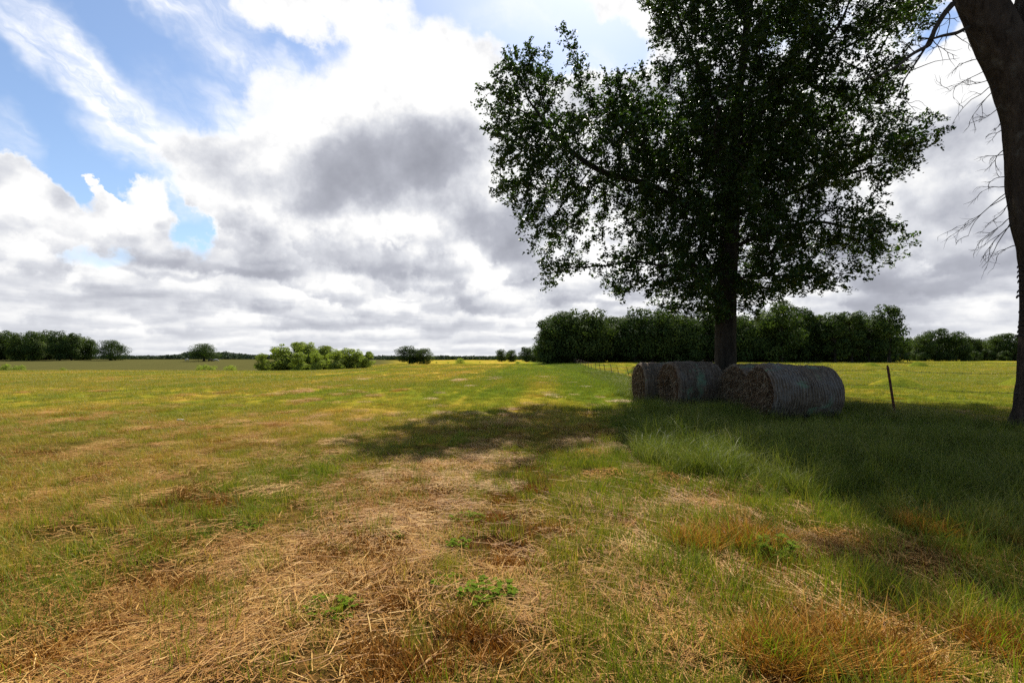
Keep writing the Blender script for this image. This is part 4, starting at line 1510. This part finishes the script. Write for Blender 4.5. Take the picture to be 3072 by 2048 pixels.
def willows():
    rng = random.Random(9)
    pr = [crown_proto(90 + i, 5, 3.6, 0.03, 18, 0.20, 6500, 'pale_leaf', 'dome' if i % 2 else 'round', .09) for i in range(4)]
    spec = [(787, 1056, 90, .75, 'smallest pale green willow standing apart at the left'),
            (842, 1030, 94, 1.0, 'left shoulder willow of the pale green clump'), (882, 1022, 96, 1.05, 'tallest willow of the pale green clump'),
            (922, 1026, 95, 1.0, 'willow right of the tallest one in the pale clump'), (898, 1052, 89, .85, 'low front willow below the tallest of the pale clump'),
            (948, 1050, 89, .8, 'second low front willow of the pale green clump'), (972, 1034, 95, 1.0, 'middle willow of the pale green clump'),
            (1005, 1046, 92, .9, 'willow in the dip right of the middle of the pale clump'), (1040, 1040, 95, .95, 'pointed willow in the right half of the pale clump'),
            (1072, 1046, 94, .9, 'second willow from the right end of the pale clump'), (1100, 1052, 93, .85, 'rightmost willow of the pale green clump')]
    for i, (px, pt, d, w_, lab) in enumerate(spec):
        x = px_of(px, d)
        h = at(px, pt, d)[2] - gz(x, d)
        s = h / 5
        plant('willow_tree', pr[i % 4], x, d, (s * w_ * 1.55, s * w_ * 1.55, s), rng.uniform(0, 6), lab, 'tree', 'pale green willows at the field edge')
    bush = [crown_proto(110 + i, 1.6, 2.6, 0.0, 9, 0.15, 1500, 'pale_leaf', 'dome', .04) for i in range(2)]
    bs = [(815, 1085, 91, 'pale bush between the small lone willow and the clump'), (1380, 1073, 170, 'rounded light green bush on the crest between the dark pair and the small trees'),
          (1553, 1083, 150, 'bright yellow green bush just left of the fence end'), (20, 1090, 84, 'bright bush at the very left edge of the field'), (60, 1094, 84, 'second low bush from the left edge along the field margin'),
          (190, 1102, 86, 'low weedy bush on the field margin under the lone wide oak'), (610, 1092, 92, 'weedy bush on the field margin under the lone round oak'), (640, 1096, 91, 'smaller weedy bush right of the one under the lone round oak'),
          (695, 1094, 92, 'single small bush on the margin left of the lone small willow'), (1310, 1084, 185, 'green bush just right of the dark pair of trees'), (1345, 1086, 185, 'small dull bush left of the rounded light green bush'),
          (1440, 1084, 200, 'wide hedge bush right of the rounded light green bush')]
    for i, (px, pt, d, lab) in enumerate(bs):
        x = px_of(px, d)
        h = max(0.5, at(px, pt, d)[2] - gz(x, d))
        s = h / 1.6
        plant('leafy_bush', bush[i % 2], x, d, (s * 1.1, s * 1.1, s), rng.uniform(0, 6), lab, 'bush', 'bushes along the field margin')


def far_woods():
    """the low dark wood that closes the horizon, one mass"""
    rng = np.random.default_rng(3)
    V, T, k = [], [], 0
    for i in range(520):
        a = -1.35 + 1.52 * rng.random()
        d = 430 + 170 * rng.random()
        x = a * d
        g = gz(x, d)
        px = 1536 + a * F_PX
        want = np.interp(px, [-400, 300, 420, 520, 560, 680, 760, 900, 1130, 1200, 1450, 1560, 1800], [1056, 1066, 1067, 1067, 1056, 1055, 1064, 1066, 1066, 1067, 1069, 1073, 1075])
        h = max(4.0, at(px, want, d)[2] - g) * (0.8 + 0.3 * rng.random())
        n = 150
        q = rng.standard_normal((n, 3)); q /= np.linalg.norm(q, axis=1)[:, None]
        r = np.array([6 + 4 * rng.random(), 6, h * .55])
        c = np.array([x, d, g + h * .45]) + q * r * (.6 + .4 * rng.random((n, 1)))
        c[:, 2] = np.minimum(c[:, 2], g + h)
        u = rng.standard_normal((n, 3)); v = rng.standard_normal((n, 3))
        u /= np.linalg.norm(u, axis=1)[:, None]; v /= np.linalg.norm(v, axis=1)[:, None]
        arr = np.stack([c - u * .9, c + v * .7, c + u * .9, c - v * .7], 1)
        V.append(arr.reshape(-1, 3))
    V = np.concatenate(V)
    n = len(V) // 4
    me = mesh_np('far_woods', V, [np.arange(len(V)).reshape(n, 4)], {'tint': np.repeat(rng.random(n), 4)}, mat=M['far_leaf'])
    tag(link('far_woods', me), 'low dark line of distant woods along the horizon', 'woods', None, 'stuff')


woods()
willows()
far_woods()
# ==== END TREES

# ------------------------------------------------------------------ hay bales
def bale_mats():
    mt, n = new_mat('weathered_hay_side')
    tc = n.new('ShaderNodeTexCoord')
    o = tc.outputs['Object']
    oi = n.new('ShaderNodeObjectInfo')
    shift = n.vm('SCALE', (3.1, 7.7, 1.3), scale=n.mul(oi.outputs['Random'], 9.0))
    p = n.vm('ADD', o, shift)
    wraps = n.noise(n.mapping(p, scale=(20, 2.6, 2.6)), 1.5, 6, 0.65, 0.7)
    strand = n.add(n.mul(wraps, 0.62), n.mul(n.noise(n.mapping(p, scale=(7, 20, 20)), 2.2, 6, 0.7, 0.8), 0.38))
    patch = n.noise(p, 1.5, 7, 0.62, 0.4)
    patch2 = n.noise(n.vm('ADD', p, (7.0, 2.0, 4.0)), 1.9, 6, 0.6, 0.6)
    col = n.ramp(strand, [(0.33, (0.028, 0.018, 0.011)), (0.5, (0.095, 0.065, 0.042)), (0.68, (0.25, 0.185, 0.125))])
    grey = n.ramp(strand, [(0.33, (0.04, 0.032, 0.026)), (0.66, (0.22, 0.185, 0.15))])
    col = n.mix(n.rng(patch, 0.48, 0.66, 0.0, 0.75), col, grey)
    col = n.mix(n.rng(patch2, 0.57, 0.68, 0.0, 0.6), col, (0.13, 0.22, 0.12))
    nets = attr(n, 'net')
    sep = n.new('ShaderNodeSeparateXYZ'); n.l.new(o, sep.inputs[0])
    wob = n.mul(n.sub(n.noise(p, 3.0, 3, 0.5), 0.5), 0.9)
    w = n.m('SINE', n.add(n.mul(sep.outputs[0], 2 * math.pi / 0.066), n.mul(wob, 9.0)))
    line = n.mul(n.rng(w, 0.15, 0.9), n.mul(nets, n.rng(patch, 0.35, 0.55, 0.35, 1.0)))
    col = n.mix(n.mul(line, 0.38), col, (0.30, 0.25, 0.21))
    h = n.add(n.mul(strand, 0.7), n.mul(line, 0.28))
    out_surf(n, bsdf(n, col, 0.95, 0.1, bump(n, h, 0.9, 0.03)))
    M['hay_side'] = mt
    mt, n = new_mat('rotting_hay_end')
    tc = n.new('ShaderNodeTexCoord')
    o = tc.outputs['Object']
    sep = n.new('ShaderNodeSeparateXYZ'); n.l.new(o, sep.inputs[0])
    r = n.vm('LENGTH', n.xyz(0.0, sep.outputs[1], sep.outputs[2]))
    th = n.m('ARCTAN2', sep.outputs[1], sep.outputs[2])
    q = n.noise(o, 5, 6, 0.65)
    ring = n.m('SINE', n.add(n.add(n.mul(r, 95.0), th), n.mul(q, 7.0)))
    f = n.noise(n.mapping(o, scale=(1, 1.0, 1.0)), 16, 7, 0.7, 1.0)
    t = n.add(n.mul(f, 0.75), n.mul(ring, 0.10))
    col = n.ramp(t, [(0.22, (0.014, 0.009, 0.006)), (0.42, (0.075, 0.045, 0.026)), (0.62, (0.19, 0.105, 0.05)), (0.8, (0.32, 0.22, 0.12))])
    out_surf(n, bsdf(n, col, 1.0, 0.05, bump(n, t, 1.0, 0.06)))
    M['hay_end'] = mt
    mt, n = new_mat('loose_hay')
    t = attr(n, 'tint')
    out_surf(n, bsdf(n, n.ramp(t, [(0.0, (0.04, 0.025, 0.014)), (0.6, (0.17, 0.11, 0.06)), (1.0, (0.36, 0.28, 0.18))]), 0.9, 0.1))
    M['loose_hay'] = mt


bale_mats()


def hay_bale(x, y, ax, L, D, seed, label, net, hollow=0.0, shaggy=1.0):
    rng = np.random.default_rng(seed)
    root = bpy.data.objects.new('hay_bale', None)
    COL.objects.link(root)
    R0 = D / 2
    z0 = gz(x, y)
    root.location = (x, y, z0 - 0.04)
    root.rotation_euler = (0, 0, ax)
    tag(root, label, 'hay bale', 'old round hay bales under the oak')
    na, nl = 96, 44

    def skin(u, th):
        """u -1..1 along the axis, th round it; sagged and lumpy"""
        edge = np.clip((np.abs(u) - 0.86) / 0.14, 0, 1)
        r = R0 * (1 - 0.10 * edge ** 2.2)
        X = u * L / 2
        r = r * (1 + 0.085 * (fbm(X * 1.6 + seed, th * 1.3, seed, 3) - .5) * 2 + 0.028 * (fbm(X * 9 + seed, th * 7, seed + 4, 2) - .5) * 2)
        Y = r * np.sin(th) * 1.04
        Z = r * np.cos(th)
        Z = np.where(Z < 0, Z * 0.93, Z)
        Z = np.maximum(Z, -R0 * 0.86)
        return np.stack([X, Y, Z + R0 * 0.86], -1)
    u = np.linspace(-1, 1, nl); th = np.linspace(0, 2 * np.pi, na, endpoint=False)
    # seamless noise: blend the two ends of the angle range
    U, TH = np.meshgrid(u, th, indexing='ij')
    A1 = skin(U, TH); A2 = skin(U, TH - 2 * np.pi)
    wgt = sstep(5.3, 6.28, TH)[..., None]
    A = A1 * (1 - wgt) + A2 * wgt
    V = A.reshape(-1, 3)
    i, j = np.meshgrid(np.arange(nl - 1), np.arange(na), indexing='ij')
    Q = np.stack([i * na + j, i * na + (j + 1) % na, (i + 1) * na + (j + 1) % na, (i + 1) * na + j], -1).reshape(-1, 4)
    me = mesh_np('wrapped_side', V, [Q], {'net': np.full(len(V), net)}, True, M['hay_side'])
    link('wrapped_side', me, root)
    for sgn in (-1, 1):
        rim = A[0 if sgn < 0 else -1]
        c = rim.mean(0)
        nr = 14
        Ve = []
        for k in range(nr + 1):
            t = 1 - k / nr
            ring = c + (rim - c) * t
            rr = np.linalg.norm(ring - c, axis=1)
            dz = 0.05 * (1 - t ** 3) + 0.03 * np.sin(rr * 60) * 0.3 + 0.075 * (fbm(ring[:, 1] * 5 + seed, ring[:, 2] * 5, seed + 9, 3) - .5)
            if hollow and sgn < 0:
                hy, hz = 0.02, R0 * 0.62
                q = np.sqrt(((ring[:, 1] - hy) / (R0 * .60)) ** 2 + ((ring[:, 2] - hz) / (R0 * .72)) ** 2)
                dz = dz - hollow * sstep(1.0, 0.55, q)
            ring = ring.copy(); ring[:, 0] += sgn * dz * (1 if k else 0)
            Ve.append(ring)
        Ve = np.concatenate(Ve)
        i, j = np.meshgrid(np.arange(nr), np.arange(na), indexing='ij')
        Qe = np.stack([i * na + j, (i + 1) * na + j, (i + 1) * na + (j + 1) % na, i * na + (j + 1) % na], -1).reshape(-1, 4)
        if sgn > 0: Qe = Qe[:, ::-1]
        link('hay_end', mesh_np('hay_end', Ve, [Qe], None, True, M['hay_end']), root)
    # loose stalks sticking out
    n = int(2300 * shaggy)
    side = rng.random(n) < 0.42
    uu = np.where(side, rng.random(n) * 2 - 1, -1.0)
    tt = rng.random(n) * 2 * np.pi
    P = skin(uu, tt)
    rr = np.where(side, 1.0, np.sqrt(rng.random(n)))
    cc = np.array([0, 0, R0 * .86])
    P[:, 1:] = cc[1:] + (P[:, 1:] - cc[1:]) * rr[:, None]
    P[~side, 0] -= 0.03 + 0.04 * rng.random((~side).sum())
    nrm = np.where(side[:, None], np.stack([0 * tt, np.sin(tt), np.cos(tt)], 1), np.array([-1.0, 0, 0]))
    d = nrm * 0.25 + rng.standard_normal((n, 3)) * 0.55; d[:, 2] -= 0.35 * (~side)
    d -= nrm * np.minimum(0, (d * nrm).sum(1))[:, None]
    d /= np.linalg.norm(d, axis=1)[:, None]
    Ln = np.where(side, 0.04 + 0.07 * rng.random(n), 0.07 + 0.17 * rng.random(n))
    s = np.cross(d, rng.standard_normal((n, 3))); s /= np.linalg.norm(s, axis=1)[:, None]
    w = 0.0045
    mid = P + d * (Ln * .55)[:, None]
    tip = P + d * Ln[:, None] + np.array([0, 0, -1.0]) * (Ln * .28)[:, None]
    arr = np.stack([P - s * w, P + s * w, mid + s * w * .8, tip, mid - s * w * .8], 1)
    b = np.arange(n)[:, None] * 5
    T = (b[:, None, :] + np.array([[0, 1, 2], [0, 2, 4], [4, 2, 3]])[None]).reshape(-1, 3)
    me = mesh_np('loose_hay', arr.reshape(-1, 3), [T], {'tint': np.repeat(rng.random(n), 5)}, mat=M['loose_hay'])
    tag(link('loose_hay', me, root), kind='stuff')
    return root


BL = ['largest grey hay bale of the right pair, nearest the camera, with net wrap lines', 'ragged brown hay bale behind the large net wrapped one, next to the oak trunk',
      'brown hay bale of the left pair with a dark hollow in its end', 'leftmost hay bale, tucked behind the one with the hollow end']
for i, (b, lab) in enumerate(zip(BALE_SPEC, BL)):
    hay_bale(*b, 31 + i, lab, (1.0, 0.6, 0.12, 0.25)[i], (0.0, 0.0, 0.38, 0.0)[i], (1.0, 1.5, 0.6, 0.6)[i])


# ------------------------------------------------------------------ fence
def rust_mat():
    mt, n = new_mat('rusty_steel')
    tc = n.new('ShaderNodeTexCoord')
    a = n.noise(tc.outputs['Object'], 9, 7, 0.65)
    col = n.ramp(a, [(0.3, (0.035, 0.014, 0.009)), (0.55, (0.13, 0.045, 0.022)), (0.75, (0.22, 0.10, 0.055))])
    out_surf(n, bsdf(n, col, 0.85, 0.3, bump(n, a, 0.4, 0.004)))
    M['rust'] = mt
    mt, n = new_mat('old_fence_wire')
    a = n.noise(n.new('ShaderNodeTexCoord').outputs['Object'], 3, 4, 0.6)
    out_surf(n, bsdf(n, n.ramp(a, [(0.35, (0.05, 0.03, 0.022)), (0.7, (0.14, 0.11, 0.095))]), 0.7, 0.4))
    M['wire'] = mt


rust_mat()


def fence():
    rng = random.Random(3)
    root = bpy.data.objects.new('wire_fence', None)
    COL.objects.link(root)
    tag(root, 'barbed wire fence on rusty steel posts running from the leaning tree to the woods', 'fence')

    def post(x, y, h, lean_x, lean_y, wood=False):
        """studded T section with a spade foot line and a pointed top"""
        z = gz(x, y)
        prof = [(-.024, .006), (.024, .006), (.024, -.001), (.005, -.001), (.005, -.034), (-.005, -.034), (-.005, -.001), (-.024, -.001)]
        if wood:
            prof = [(.07 * math.cos(a * math.pi / 4), .07 * math.sin(a * math.pi / 4)) for a in range(8)]
        k = 1.25 + 0.0 * (y > 30) + 0.5 * (y > 60)
        V, Q = [], []
        lev = [-.3, 0, h * .3, h * .6, h * .96, h]
        for i, t in enumerate(lev):
            s = (0.62 if i == len(lev) - 1 else 1.0) * k
            for (a, b) in prof:
                V.append((lean_x * t / h + a * s, lean_y * t / h + b * s, t))
        m_ = len(prof)
        for i in range(len(lev) - 1):
            for j in range(m_):
                Q.append((i * m_ + j, i * m_ + (j + 1) % m_, (i + 1) * m_ + (j + 1) % m_, (i + 1) * m_ + j))
        Q.append(tuple(range((len(lev) - 1) * m_, len(lev) * m_))[:4]); Q.append(tuple(range((len(lev) - 1) * m_, len(lev) * m_))[4:8])
        if not wood:        # studs up the face
            for q in range(int(h / .11)):
                t = .1 + q * .11
                cx, cy = lean_x * t / h, lean_y * t / h
                b0 = len(V)
                for dz in (-.012, .012):
                    for (a, b) in ((-.009, .006), (.009, .006), (.009, .018), (-.009, .018)):
                        V.append((cx + a * k, cy + b * k, t + dz))
                for j in range(4):
                    Q.append((b0 + j, b0 + (j + 1) % 4, b0 + 4 + (j + 1) % 4, b0 + 4 + j))
                Q.append((b0 + 4, b0 + 5, b0 + 6, b0 + 7)); Q.append((b0 + 3, b0 + 2, b0 + 1, b0))
        me = mesh_np('fence_post', np.array(V), [np.array(Q)], mat=M['bark'] if wood else M['rust'])
        o = link('fence_post', me, root, (x, y, z))
        return np.array([x + lean_x, y + lean_y, z + h])
    # near post, then every 6.5 m
    y0 = 12.9
    near = at(2686, 1255, y0)
    posts = [post(near[0], y0, 1.36, -0.17, 0.0)]
    lean = {6: -.42, 7: -.40, 8: -.22, 9: -.2}
    for k in range(1, 26):
        y = y0 + 6.5 * k
        x = FENCE_X0 + FENCE_K * y + rng.uniform(-.1, .1)
        lx = lean.get(k, rng.uniform(-.28, .02))
        wood = k == 19
        posts.append(post(x, y, (1.35 if wood else 1.22) + rng.uniform(-.08, .08), lx * .8, rng.uniform(-.1, .1), wood))
    # strands
    def strand(pts, sag, barbs=True):
        pts = [np.array(p, float) for p in pts]
        V = []
        g = Geo()
        P = []
        for a, b in zip(pts[:-1], pts[1:]):
            for t in np.linspace(0, 1, 10, endpoint=False):
                p = a + (b - a) * t; p[2] -= sag * 4 * t * (1 - t); P.append(p)
        P.append(pts[-1])
        P = np.array(P)
        r = np.interp(P[:, 1], [10, 40, 150], [.0042, .006, .012])
        g.add(*tube(P, r, 5))
        if barbs:
            seg = np.linalg.norm(np.diff(P, axis=0), axis=1); Ls = np.concatenate([[0], np.cumsum(seg)])
            for s in np.arange(.2, min(Ls[-1], 22), .16):
                q = np.array([np.interp(s, Ls, P[:, c]) for c in range(3)])
                for e in range(2):
                    d = np.array([rng.uniform(-.6, .6), rng.uniform(-.6, .6), rng.uniform(-1, 1)]); d /= np.linalg.norm(d)
                    g.add(*tube([q - d * .022, q + d * .022], [.0035, .0015], 3))
        link('barbed_wire', g.mesh('barbed_wire', M['wire'], False), root)
    tr = [at(3062, 1119, 10.6), at(3062, 1178, 10.6), at(3060, 1255, 10.6)]
    for i, py in enumerate((1107, 1156, 1203)):
        p0 = at(np.interp(py, [1100, 1255], [2662, 2686]), py, y0 - .02)
        line = [tr[i], p0]
        fr = (p0[2] - gz(near[0], y0)) / 1.4
        for p in posts[1:]:
            x, y = p[0], p[1]
            base_z = gz(x, y)
            line.append(np.array([x, y - .02, base_z + (p[2] - base_z) * fr]))
        strand(line, .05)


fence()


# ------------------------------------------------------------------ tufts, weeds and litter near the camera
def dry_tuft(px, py, w, h, label, seed, mat='stubble', lean=0.5, n=260, green=0.0):
    rng = np.random.default_rng(seed)
    x, y = on_ground(px, py)
    root = bpy.data.objects.new('dry_grass_tuft', None)
    COL.objects.link(root); root.location = (x, y, gz(x, y) - .01)
    tag(root, label, 'grass tuft', 'cut dry grass tufts in the foreground')
    v, t, a = blades(rng, int(n * 1.6), w * .8, (h * .45, h), 0.0065, lean, 0.35, 3)
    r = np.hypot(v[:, 0], v[:, 1])[:, None]
    v[:, :2] *= 1 + v[:, 2:3] / h * 0.35
    link('dry_stems', mesh_np('dry_stems', v, [t], {'tint': a}, mat=M[mat]), root)
    if green:
        v, t, a = blades(rng, int(n * green), w * .5, (h * .5, h * 1.25), 0.006, .35, .5, 3)
        link('green_blades', mesh_np('green_blades', v, [t], {'tint': a}, mat=M['weed_leaf']), root)
    return root


for i, (px, py, w_, h_, lab) in enumerate(TUFTS):
    dry_tuft(px, py, w_, h_, lab, 200 + i, n=300)
for i, (px, py, w_, h_, lab, gr) in enumerate(GOLD):
    dry_tuft(px, py, w_ * 1.2, h_ * 1.35, lab, 300 + i, 'golden_stubble', lean=.8, n=620, green=gr * .7)


def straw_heap(px, py, w, label, seed):
    rng = np.random.default_rng(seed)
    x, y = on_ground(px, py)
    v, t, a = straws(rng, 420, w, (.06, .24), .0045, .02, None, .14)
    r = np.hypot(v[:, 0], v[:, 1])
    v[:, 2] += 0.11 * np.exp(-(r / (w * .6)) ** 2) * rng.random(len(v) // 6).repeat(6)
    mt = M['straw_heap']
    o = link('straw_heap', mesh_np('straw_heap', v, [t], {'tint': a}, mat=mt), None, (x, y, gz(x, y)))
    tag(o, label, 'straw heap', 'little heaps of raked straw')


M['straw_heap'] = leaf_mat('straw_heap', [(0.0, (0.12, 0.05, 0.012)), (0.5, (0.36, 0.17, 0.035)), (1.0, (0.54, 0.31, 0.085))], 0.15, 0.04, 0.7, (1.2, 1.0, 0.5))
for i, (px, py, w_, lab) in enumerate([(1765, 1368, .35, 'golden straw heap just inside the lit grass below the tree shadow'), (2000, 1442, .32, 'straw heap at the foot of the tall grass, right of the middle'),
                                       (1830, 1428, .36, 'flat straw heap between the two other heaps'), (2560, 1640, .42, 'spread straw heap among green grass on the right')]):
    straw_heap(px, py, w_, lab, 400 + i)


def leafy_weed(px, py, w, h, n, label, seed):
    """low broad leaved weed: stalks from one crown with toothed leaflets in threes"""
    rng = np.random.default_rng(seed)
    x, y = on_ground(px, py)
    root = bpy.data.objects.new('leafy_weed', None)
    COL.objects.link(root); root.location = (x, y, gz(x, y))
    tag(root, label, 'weed', 'leafy weeds in the mown ground')
    g = Geo()
    V, T, A, k = [], [], [], 0
    for i in range(n):
        a = rng.random() * 6.283; rad = w * math.sqrt(rng.random())
        tip = np.array([rad * math.cos(a), rad * math.sin(a), h * (0.35 + .65 * rng.random()) * (1 - .4 * rad / w)])
        r0 = tip * np.array([.25, .25, 0])
        mid = tip * np.array([.6, .6, .75])
        g.add(*tube([r0, mid, tip], [.0025, .002, .0012], 4))
        for j in range(3):
            b = a + (j - 1) * 1.25 + rng.standard_normal() * .3
            L = (.028 + .024 * rng.random()) * (h / .12) ** .5
            d = np.array([math.cos(b), math.sin(b), -.12 + .35 * rng.random()]); d /= np.linalg.norm(d)
            s = np.cross(d, [0, 0, 1]); s /= np.linalg.norm(s)
            up = np.cross(s, d)
            wd = L * .33
            pts = [(0, 0, 0), (.22, .75, .06), (.5, 1, .12), (.78, .62, .08), (1, 0, -.05), (.78, -.62, .08), (.5, -1, .12), (.22, -.75, .06), (.5, 0, 0)]
            for (p_, q_, u_) in pts:
                V.append(tip + d * (p_ * L) + s * (q_ * wd) + up * (u_ * L * .6))
            T += [[k + e, k + (e + 1) % 8, k + 8] for e in range(8)]
            k += 9
            A += [rng.random()] * 9
    link('leaves', mesh_np('leaves', np.array(V), [np.array(T)], {'tint': A}, mat=M['weed_leaf']), root)
    link('stalks', g.mesh('stalks', M['weed_leaf']), root)


for i, (px, py, w_, h_, n_, lab) in enumerate([(1460, 1790, .18, .10, 56, 'bushiest green leafy weed in the middle foreground'), (1000, 1830, .16, .08, 46, 'low leafy weed in the straw left of the middle'),
                                               (1400, 1562, .16, .08, 40, 'leafy weed beside the bare track, highest of the three'), (1375, 1638, .09, .07, 24, 'small leafy sprig on the bare track in the middle'),
                                               (1340, 1748, .10, .06, 22, 'flat leafy sprig just above the bushiest weed'), (755, 1585, .14, .07, 30, 'low leafy weed in the green strip on the left'),
                                               (2330, 1660, .16, .16, 30, 'pale drooping weed beside the mounded orange tuft'), (1190, 1615, .08, .07, 18, 'tiny yellow green sprig among straw above the flat sprig')]):
    leafy_weed(px, py, w_, h_, n_, lab, 500 + i)


def pale_stone():
    mt, n = new_mat('pale_stone')
    a = n.noise(n.new('ShaderNodeTexCoord').outputs['Object'], 12, 5, .6)
    out_surf(n, bsdf(n, n.ramp(a, [(.3, (.25, .23, .20)), (.7, (.48, .45, .40))]), .9, .2))
    rng = np.random.default_rng(2)
    x, y = on_ground(541, 1262)
    u = np.linspace(0.02, math.pi - .02, 9); v = np.linspace(0, 2 * math.pi, 14, endpoint=False)
    U, Vv = np.meshgrid(u, v, indexing='ij')
    r = 1 + .35 * (fbm(U * 1.7, np.cos(Vv) * 1.5 + np.sin(Vv) * 2, 3, 2) - .5) * 2
    P = np.stack([.12 * r * np.sin(U) * np.cos(Vv), .07 * r * np.sin(U) * np.sin(Vv), .05 * r * np.cos(U) + .05], -1).reshape(-1, 3)
    i, j = np.meshgrid(np.arange(8), np.arange(14), indexing='ij')
    Q = np.stack([i * 14 + j, (i + 1) * 14 + j, (i + 1) * 14 + (j + 1) % 14, i * 14 + (j + 1) % 14], -1).reshape(-1, 4)
    tag(link('pale_stone', mesh_np('pale_stone', P, [Q], None, True, mt), None, (x, y, gz(x, y) - .01), 0.4, .6), 'small pale stone lying in the mown field on the left', 'stone')


pale_stone()


# ------------------------------------------------------------------ cattle far off under the lone oak
def cow(px, d, rz, col, label):
    mt, n = new_mat('cow_hide')
    a = n.noise(n.new('ShaderNodeTexCoord').outputs['Object'], 1.6, 4, .6)
    out_surf(n, bsdf(n, n.ramp(a, [(.35, tuple(c * .75 for c in col)), (.65, col)]), .8, .2))
    bm_v, bm_e, rad = [], [], []

    def chain(pts, rs, start=None):
        last = start
        for p, r in zip(pts, rs):
            bm_v.append(p); rad.append(r)
            if last is not None: bm_e.append((last, len(bm_v) - 1))
            last = len(bm_v) - 1
        return last
    chain([(-.75, 0, 1.05), (-.3, 0, .98), (.25, 0, .98), (.65, 0, 1.08)], [.27, .36, .36, .28])
    # neck down to a grazing head
    chain([(.95, 0, .95), (1.12, 0, .62), (1.22, 0, .36), (1.42, 0, .16)], [.19, .15, .13, .08], 3)
    for sx, k, kn in ((.55, 3, .04), (-.68, 0, -.08)):
        for s in (-1, 1):
            chain([(sx, s * .17, .70), (sx + kn, s * .18, .42), (sx + kn * .3, s * .18, .04)], [.13, .075, .06], k)
    chain([(-1.0, 0, 1.0), (-1.06, 0, .6), (-1.05, 0, .42)], [.05, .03, .05], 0)
    for s in (-1, 1):
        chain([(1.12, s * .22, .62)], [.05], 5)
    me = bpy.data.meshes.new('cow')
    me.from_pydata(bm_v, bm_e, [])
    me.materials.append(mt)
    x = px_of(px, d)
    o = link('cow', me, None, (x, d, gz(x, d)), rz)
    md = o.modifiers.new('skin', 'SKIN')
    for i, sv in enumerate(me.skin_vertices[0].data if me.skin_vertices else []):
        sv.radius = (rad[i], rad[i])
    if me.skin_vertices:
        me.skin_vertices[0].data[0].use_root = True
    ss = o.modifiers.new('smooth', 'SUBSURF'); ss.levels = 1; ss.render_levels = 1
    tag(o, label, 'cow', 'cattle in the far pasture')


cow(562, 236, 2.9, (.50, .46, .40), 'pale cow left of the lone round oak')
cow(632, 228, .2, (.03, .022, .018), 'dark cow just right of the lone round oak trunk')
cow(648, 231, .3, (.42, .39, .35), 'pale cow beside the dark one at the lone oak')
